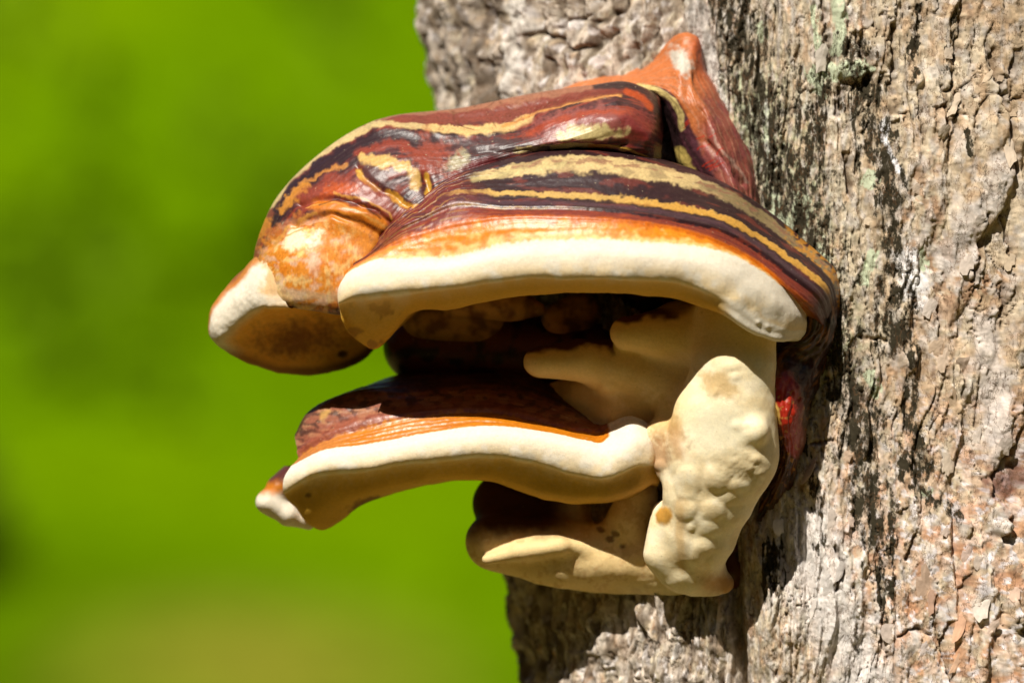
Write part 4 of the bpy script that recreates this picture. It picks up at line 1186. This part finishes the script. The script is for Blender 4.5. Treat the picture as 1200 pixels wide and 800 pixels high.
def make_pores():
    h = 2.0
    lo = np.array([-345., -310., -330.]); hi = np.array([345., 165., 25.])
    # a few bumps of the column, raised after meshing: x, y, radius x, radius y, height
    bumps = [(806,566,15,19,6),(840,560,15,16,6),(803,598,12,12,5),(835,598,15,12,5),(810,618,5,5,3.5),(832,620,13,10,4.5),(817,650,7,16,3.5),
             (828,640,8,12,3),(864,570,13,8,4.5),(858,584,15,8,3.5),(778,604,8,10,6),(773,545,7,6,5),(857,429,11,6,3),(862,441,7,5,2.5),(839,459,4,4,3),
             (865,499,8,7,5),(875,498,5,4,3),(870,512,12,10,3),(886,538,6,5,4),(860,540,4,3,3),(878,548,6,4,3),(892,555,6,5,3),(711,456,10,10,4),
             (836,660,7,10,3),(820,600,5,8,-2),(700,615,7,5,3),(722,621,7,5,3),(728,640,6,5,-3),(694,612,6,5,-3),(780,570,8,16,2)]
    hs = [h]
    def field(sel, lo, hi, k):
        h = hs[0]
        ax = [np.arange(lo[i], hi[i] + h, h, dtype=f32) for i in range(3)]
        X, Y, D = np.meshgrid(*ax, indexing='ij')
        fs = [sdf_group(GROUPS[n], X, Y, D, 10).astype(f32) for n in sel]
        F = fs[0]
        for f in fs[1:]: F = smin(F, f, k)
        gid = np.argmin(np.stack(fs), 0).astype(np.int8) if len(sel) > 1 else None
        return F, gid, fs
    def finish(sel, lo, hi, k, colour, h=h):
        hs[0] = h
        F, gid, fs = field(sel, lo, hi, k)
        v, f = surface_nets(F, np.array(lo), h)
        # smooth slightly
        n = len(v)
        def relax(v, lam):
            acc = np.zeros_like(v); ct = np.zeros(n)
            for a, b in ((0, 1), (1, 2), (2, 3), (3, 0)):
                for q in range(3):
                    acc[:, q] += np.bincount(f[:, a], v[f[:, b], q], n) + np.bincount(f[:, b], v[f[:, a], q], n)
                ct += np.bincount(f[:, a], minlength=n) + np.bincount(f[:, b], minlength=n)
            return v * (1 - lam) + lam * acc / np.maximum(ct, 1)[:, None]
        for it in range(3):
            v = relax(v, .55)
        fn = np.cross(v[f[:, 2]] - v[f[:, 0]], v[f[:, 3]] - v[f[:, 1]])
        vn = np.stack([sum(np.bincount(f[:, a], fn[:, q], n) for a in range(4)) for q in range(3)], 1)
        vn /= np.linalg.norm(vn, axis=1, keepdims=True) + 1e-9
        if gid is not None:
            gi = np.clip(((v - np.array(lo)) / h).round().astype(int), 0, np.array(F.shape) - 1)
            vg = gid[gi[:, 0], gi[:, 1], gi[:, 2]]
            fv = np.stack([q[gi[:, 0], gi[:, 1], gi[:, 2]] for q in fs], 1)
            oth = np.stack([np.delete(fv, g, 1).min(1) for g in range(len(sel))], 1)
            vw = sst(12, -12, fv - oth)
        else:
            vg = np.zeros(n, int); vw = np.ones((n, 1))
        x, y = PX(v)
        up = vn[:, 1]; fr = vn[:, 2]
        d = .8 * fbm3(v / 30, 2) + .2 * fbm3(v / 8, 2) + .12 * fbm3(v / 3, 1)
        bmax = np.zeros(n)
        for (bx, by, rx, ry, hh) in bumps:
            if True:
                q = np.hypot((x - bx) / (rx * 1.12), (y - by) / (ry * 1.12)) + .10 * n2(x / 12, y / 12)
                prof = .55 * np.clip(1 - q * q, 0, 1) ** .75 if hh > 0 else np.exp(-q * q * 1.5)
                if hh > 0: bmax = bmax + (hh * prof) ** 3
                else: d += hh * prof * sst(.1, .5, fr)
        d += np.cbrt(bmax) * sst(.0, .4, fr)
        gr = sst(40, 15, np.hypot(x - 865, (y - 545) * 1.6)) + sst(26, 10, np.hypot(x - 845, y - 455))
        d += np.clip(gr, 0, 1) * .7 * fbm3(v / 2.6, 2)
        v = v + vn * d[:, None]
        for it in range(2):
            v = relax(v, .6)
        v = v + vn * (.12 * fbm3(v / 4, 2) + np.clip(gr, 0, 1) * .4 * fbm3(v / 2.6, 2))[:, None]
        p = Paint(x, y, WHITE)
        gl = np.zeros(n)
        colour(p, gl, v, vn, vw, x, y)
        attrs = {'pigment': ('FLOAT_COLOR', p.c), 'gloss': ('FLOAT', gl)}
        for gi_, nm in enumerate(sel):
            keep = vg[f[:, 0]] == gi_
            a = sub_mesh(v, f, keep, attrs)
            mesh_obj(nm, a[0], a[1], M_skin if nm in ('rear_stem',) else M_pore, fungus, a[2])
    FLESH = lin(246, 228, 186, .96)
    def col_pores(p, gl, v, vn, vg, x, y):
        p.c[:] = FLESH
        p.mix(sst(-.1, .4, p.w1) * .5, lin(246, 234, 204, .98))
        p.mix(sst(.1, .5, fbm3(v / 30 + 4, 2)) * .4, lin(234, 204, 146, .92))
        p.blob(865, 545, 34, 16, lin(216, 194, 148, .86), 25, .4, .3, .8)
        p.blob(842, 452, 24, 14, lin(214, 178, 118, .82), 35, .4, .3, .8)
        p.blob(835, 500, 40, 30, lin(230, 222, 190, .9), 0, .5, .3, .7)
        p.stroke([(790,500),(795,530)], 8, lin(214, 170, 120, .82), 6, 4, .8)
        p.stroke([(797,590),(800,660)], 7, lin(216, 176, 110, .84), 5, 4, .7)
        p.blob(778, 604, 9, 10, lin(216, 160, 70, .84), 0, .3, .2)
        p.blob(768, 540, 14, 26, lin(186, 138, 92, .8), 0, .5, .4, .8)
        p.blob(852, 684, 24, 14, lin(206, 136, 56, .82), 0, .8, .2, .8)
        p.blob(762, 485, 44, 20, lin(176, 126, 72, .78), 40, .5, .4, .8)
        p.mix(vg[:, 0] * sst(830, 760, x) * sst(520, 480, y) * .8, lin(240, 206, 132, .98))  # wall in shade: golden shade tint put into the flesh colour
        p.mix(sst(430, 400, y) * .7, lin(238, 204, 126, .96))  # same golden shade tint painted under the cap
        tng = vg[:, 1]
        p.mix(tng * .8, lin(242, 206, 126, .96))  # tongues painted lighter and golden in place of bounced light
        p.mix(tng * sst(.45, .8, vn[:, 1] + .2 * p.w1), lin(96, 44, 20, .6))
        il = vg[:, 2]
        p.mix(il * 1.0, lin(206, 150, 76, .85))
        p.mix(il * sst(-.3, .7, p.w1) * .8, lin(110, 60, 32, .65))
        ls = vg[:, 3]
        p.mix(ls * .75, lin(238, 202, 134, .94))  # shelf colour raised to gold for the fill its shade lacks
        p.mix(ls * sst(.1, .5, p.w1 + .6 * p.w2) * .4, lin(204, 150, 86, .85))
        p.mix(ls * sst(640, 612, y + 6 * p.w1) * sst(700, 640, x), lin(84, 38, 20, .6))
        p.stroke([(572,654),(612,645),(655,638),(698,641)], 8, lin(236, 208, 150, .86), 4, 2, .9)
        for (a, b) in ((704, 620), (722, 625), (730, 640), (700, 612), (715, 632)):
            p.blob(a, b, 4, 3, lin(120, 72, 36, .7), 20, .4, .5, .8)
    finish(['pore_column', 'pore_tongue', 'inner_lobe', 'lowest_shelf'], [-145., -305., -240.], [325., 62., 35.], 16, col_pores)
    def col_stem(p, gl, v, vn, vg, x, y):
        p.c[:] = lin(118, 54, 28, .7)
        p.mix(sst(0, .5, fbm3(v / 26, 3)), lin(58, 28, 18, .65))
        p.mix(sst(840, 870, x) * sst(.1, .4, p.w1) * .7, lin(120, 84, 46, .7))
        gl[:] = .9
    finish(['rear_stem'], [-260., -320., -355.], [320., 180., -95.], 9, col_stem, 4.0)
    def col_small(p, gl, v, vn, vg, x, y):
        p.c[:] = WHITE
        m = sst(578, 566, y + 3 * p.w1)
        p.mix(sst(586, 572, y + 4 * p.w1), ORANGE * .9)
        p.mix(sst(570, 558, y + 3 * p.w1), lin(96, 50, 44, .75))
        gl[:] = m
    finish(['small_lobe'], [-320., -240., -260.], [-235., -150., -120.], 9, col_small, 1.5)
make_pores()
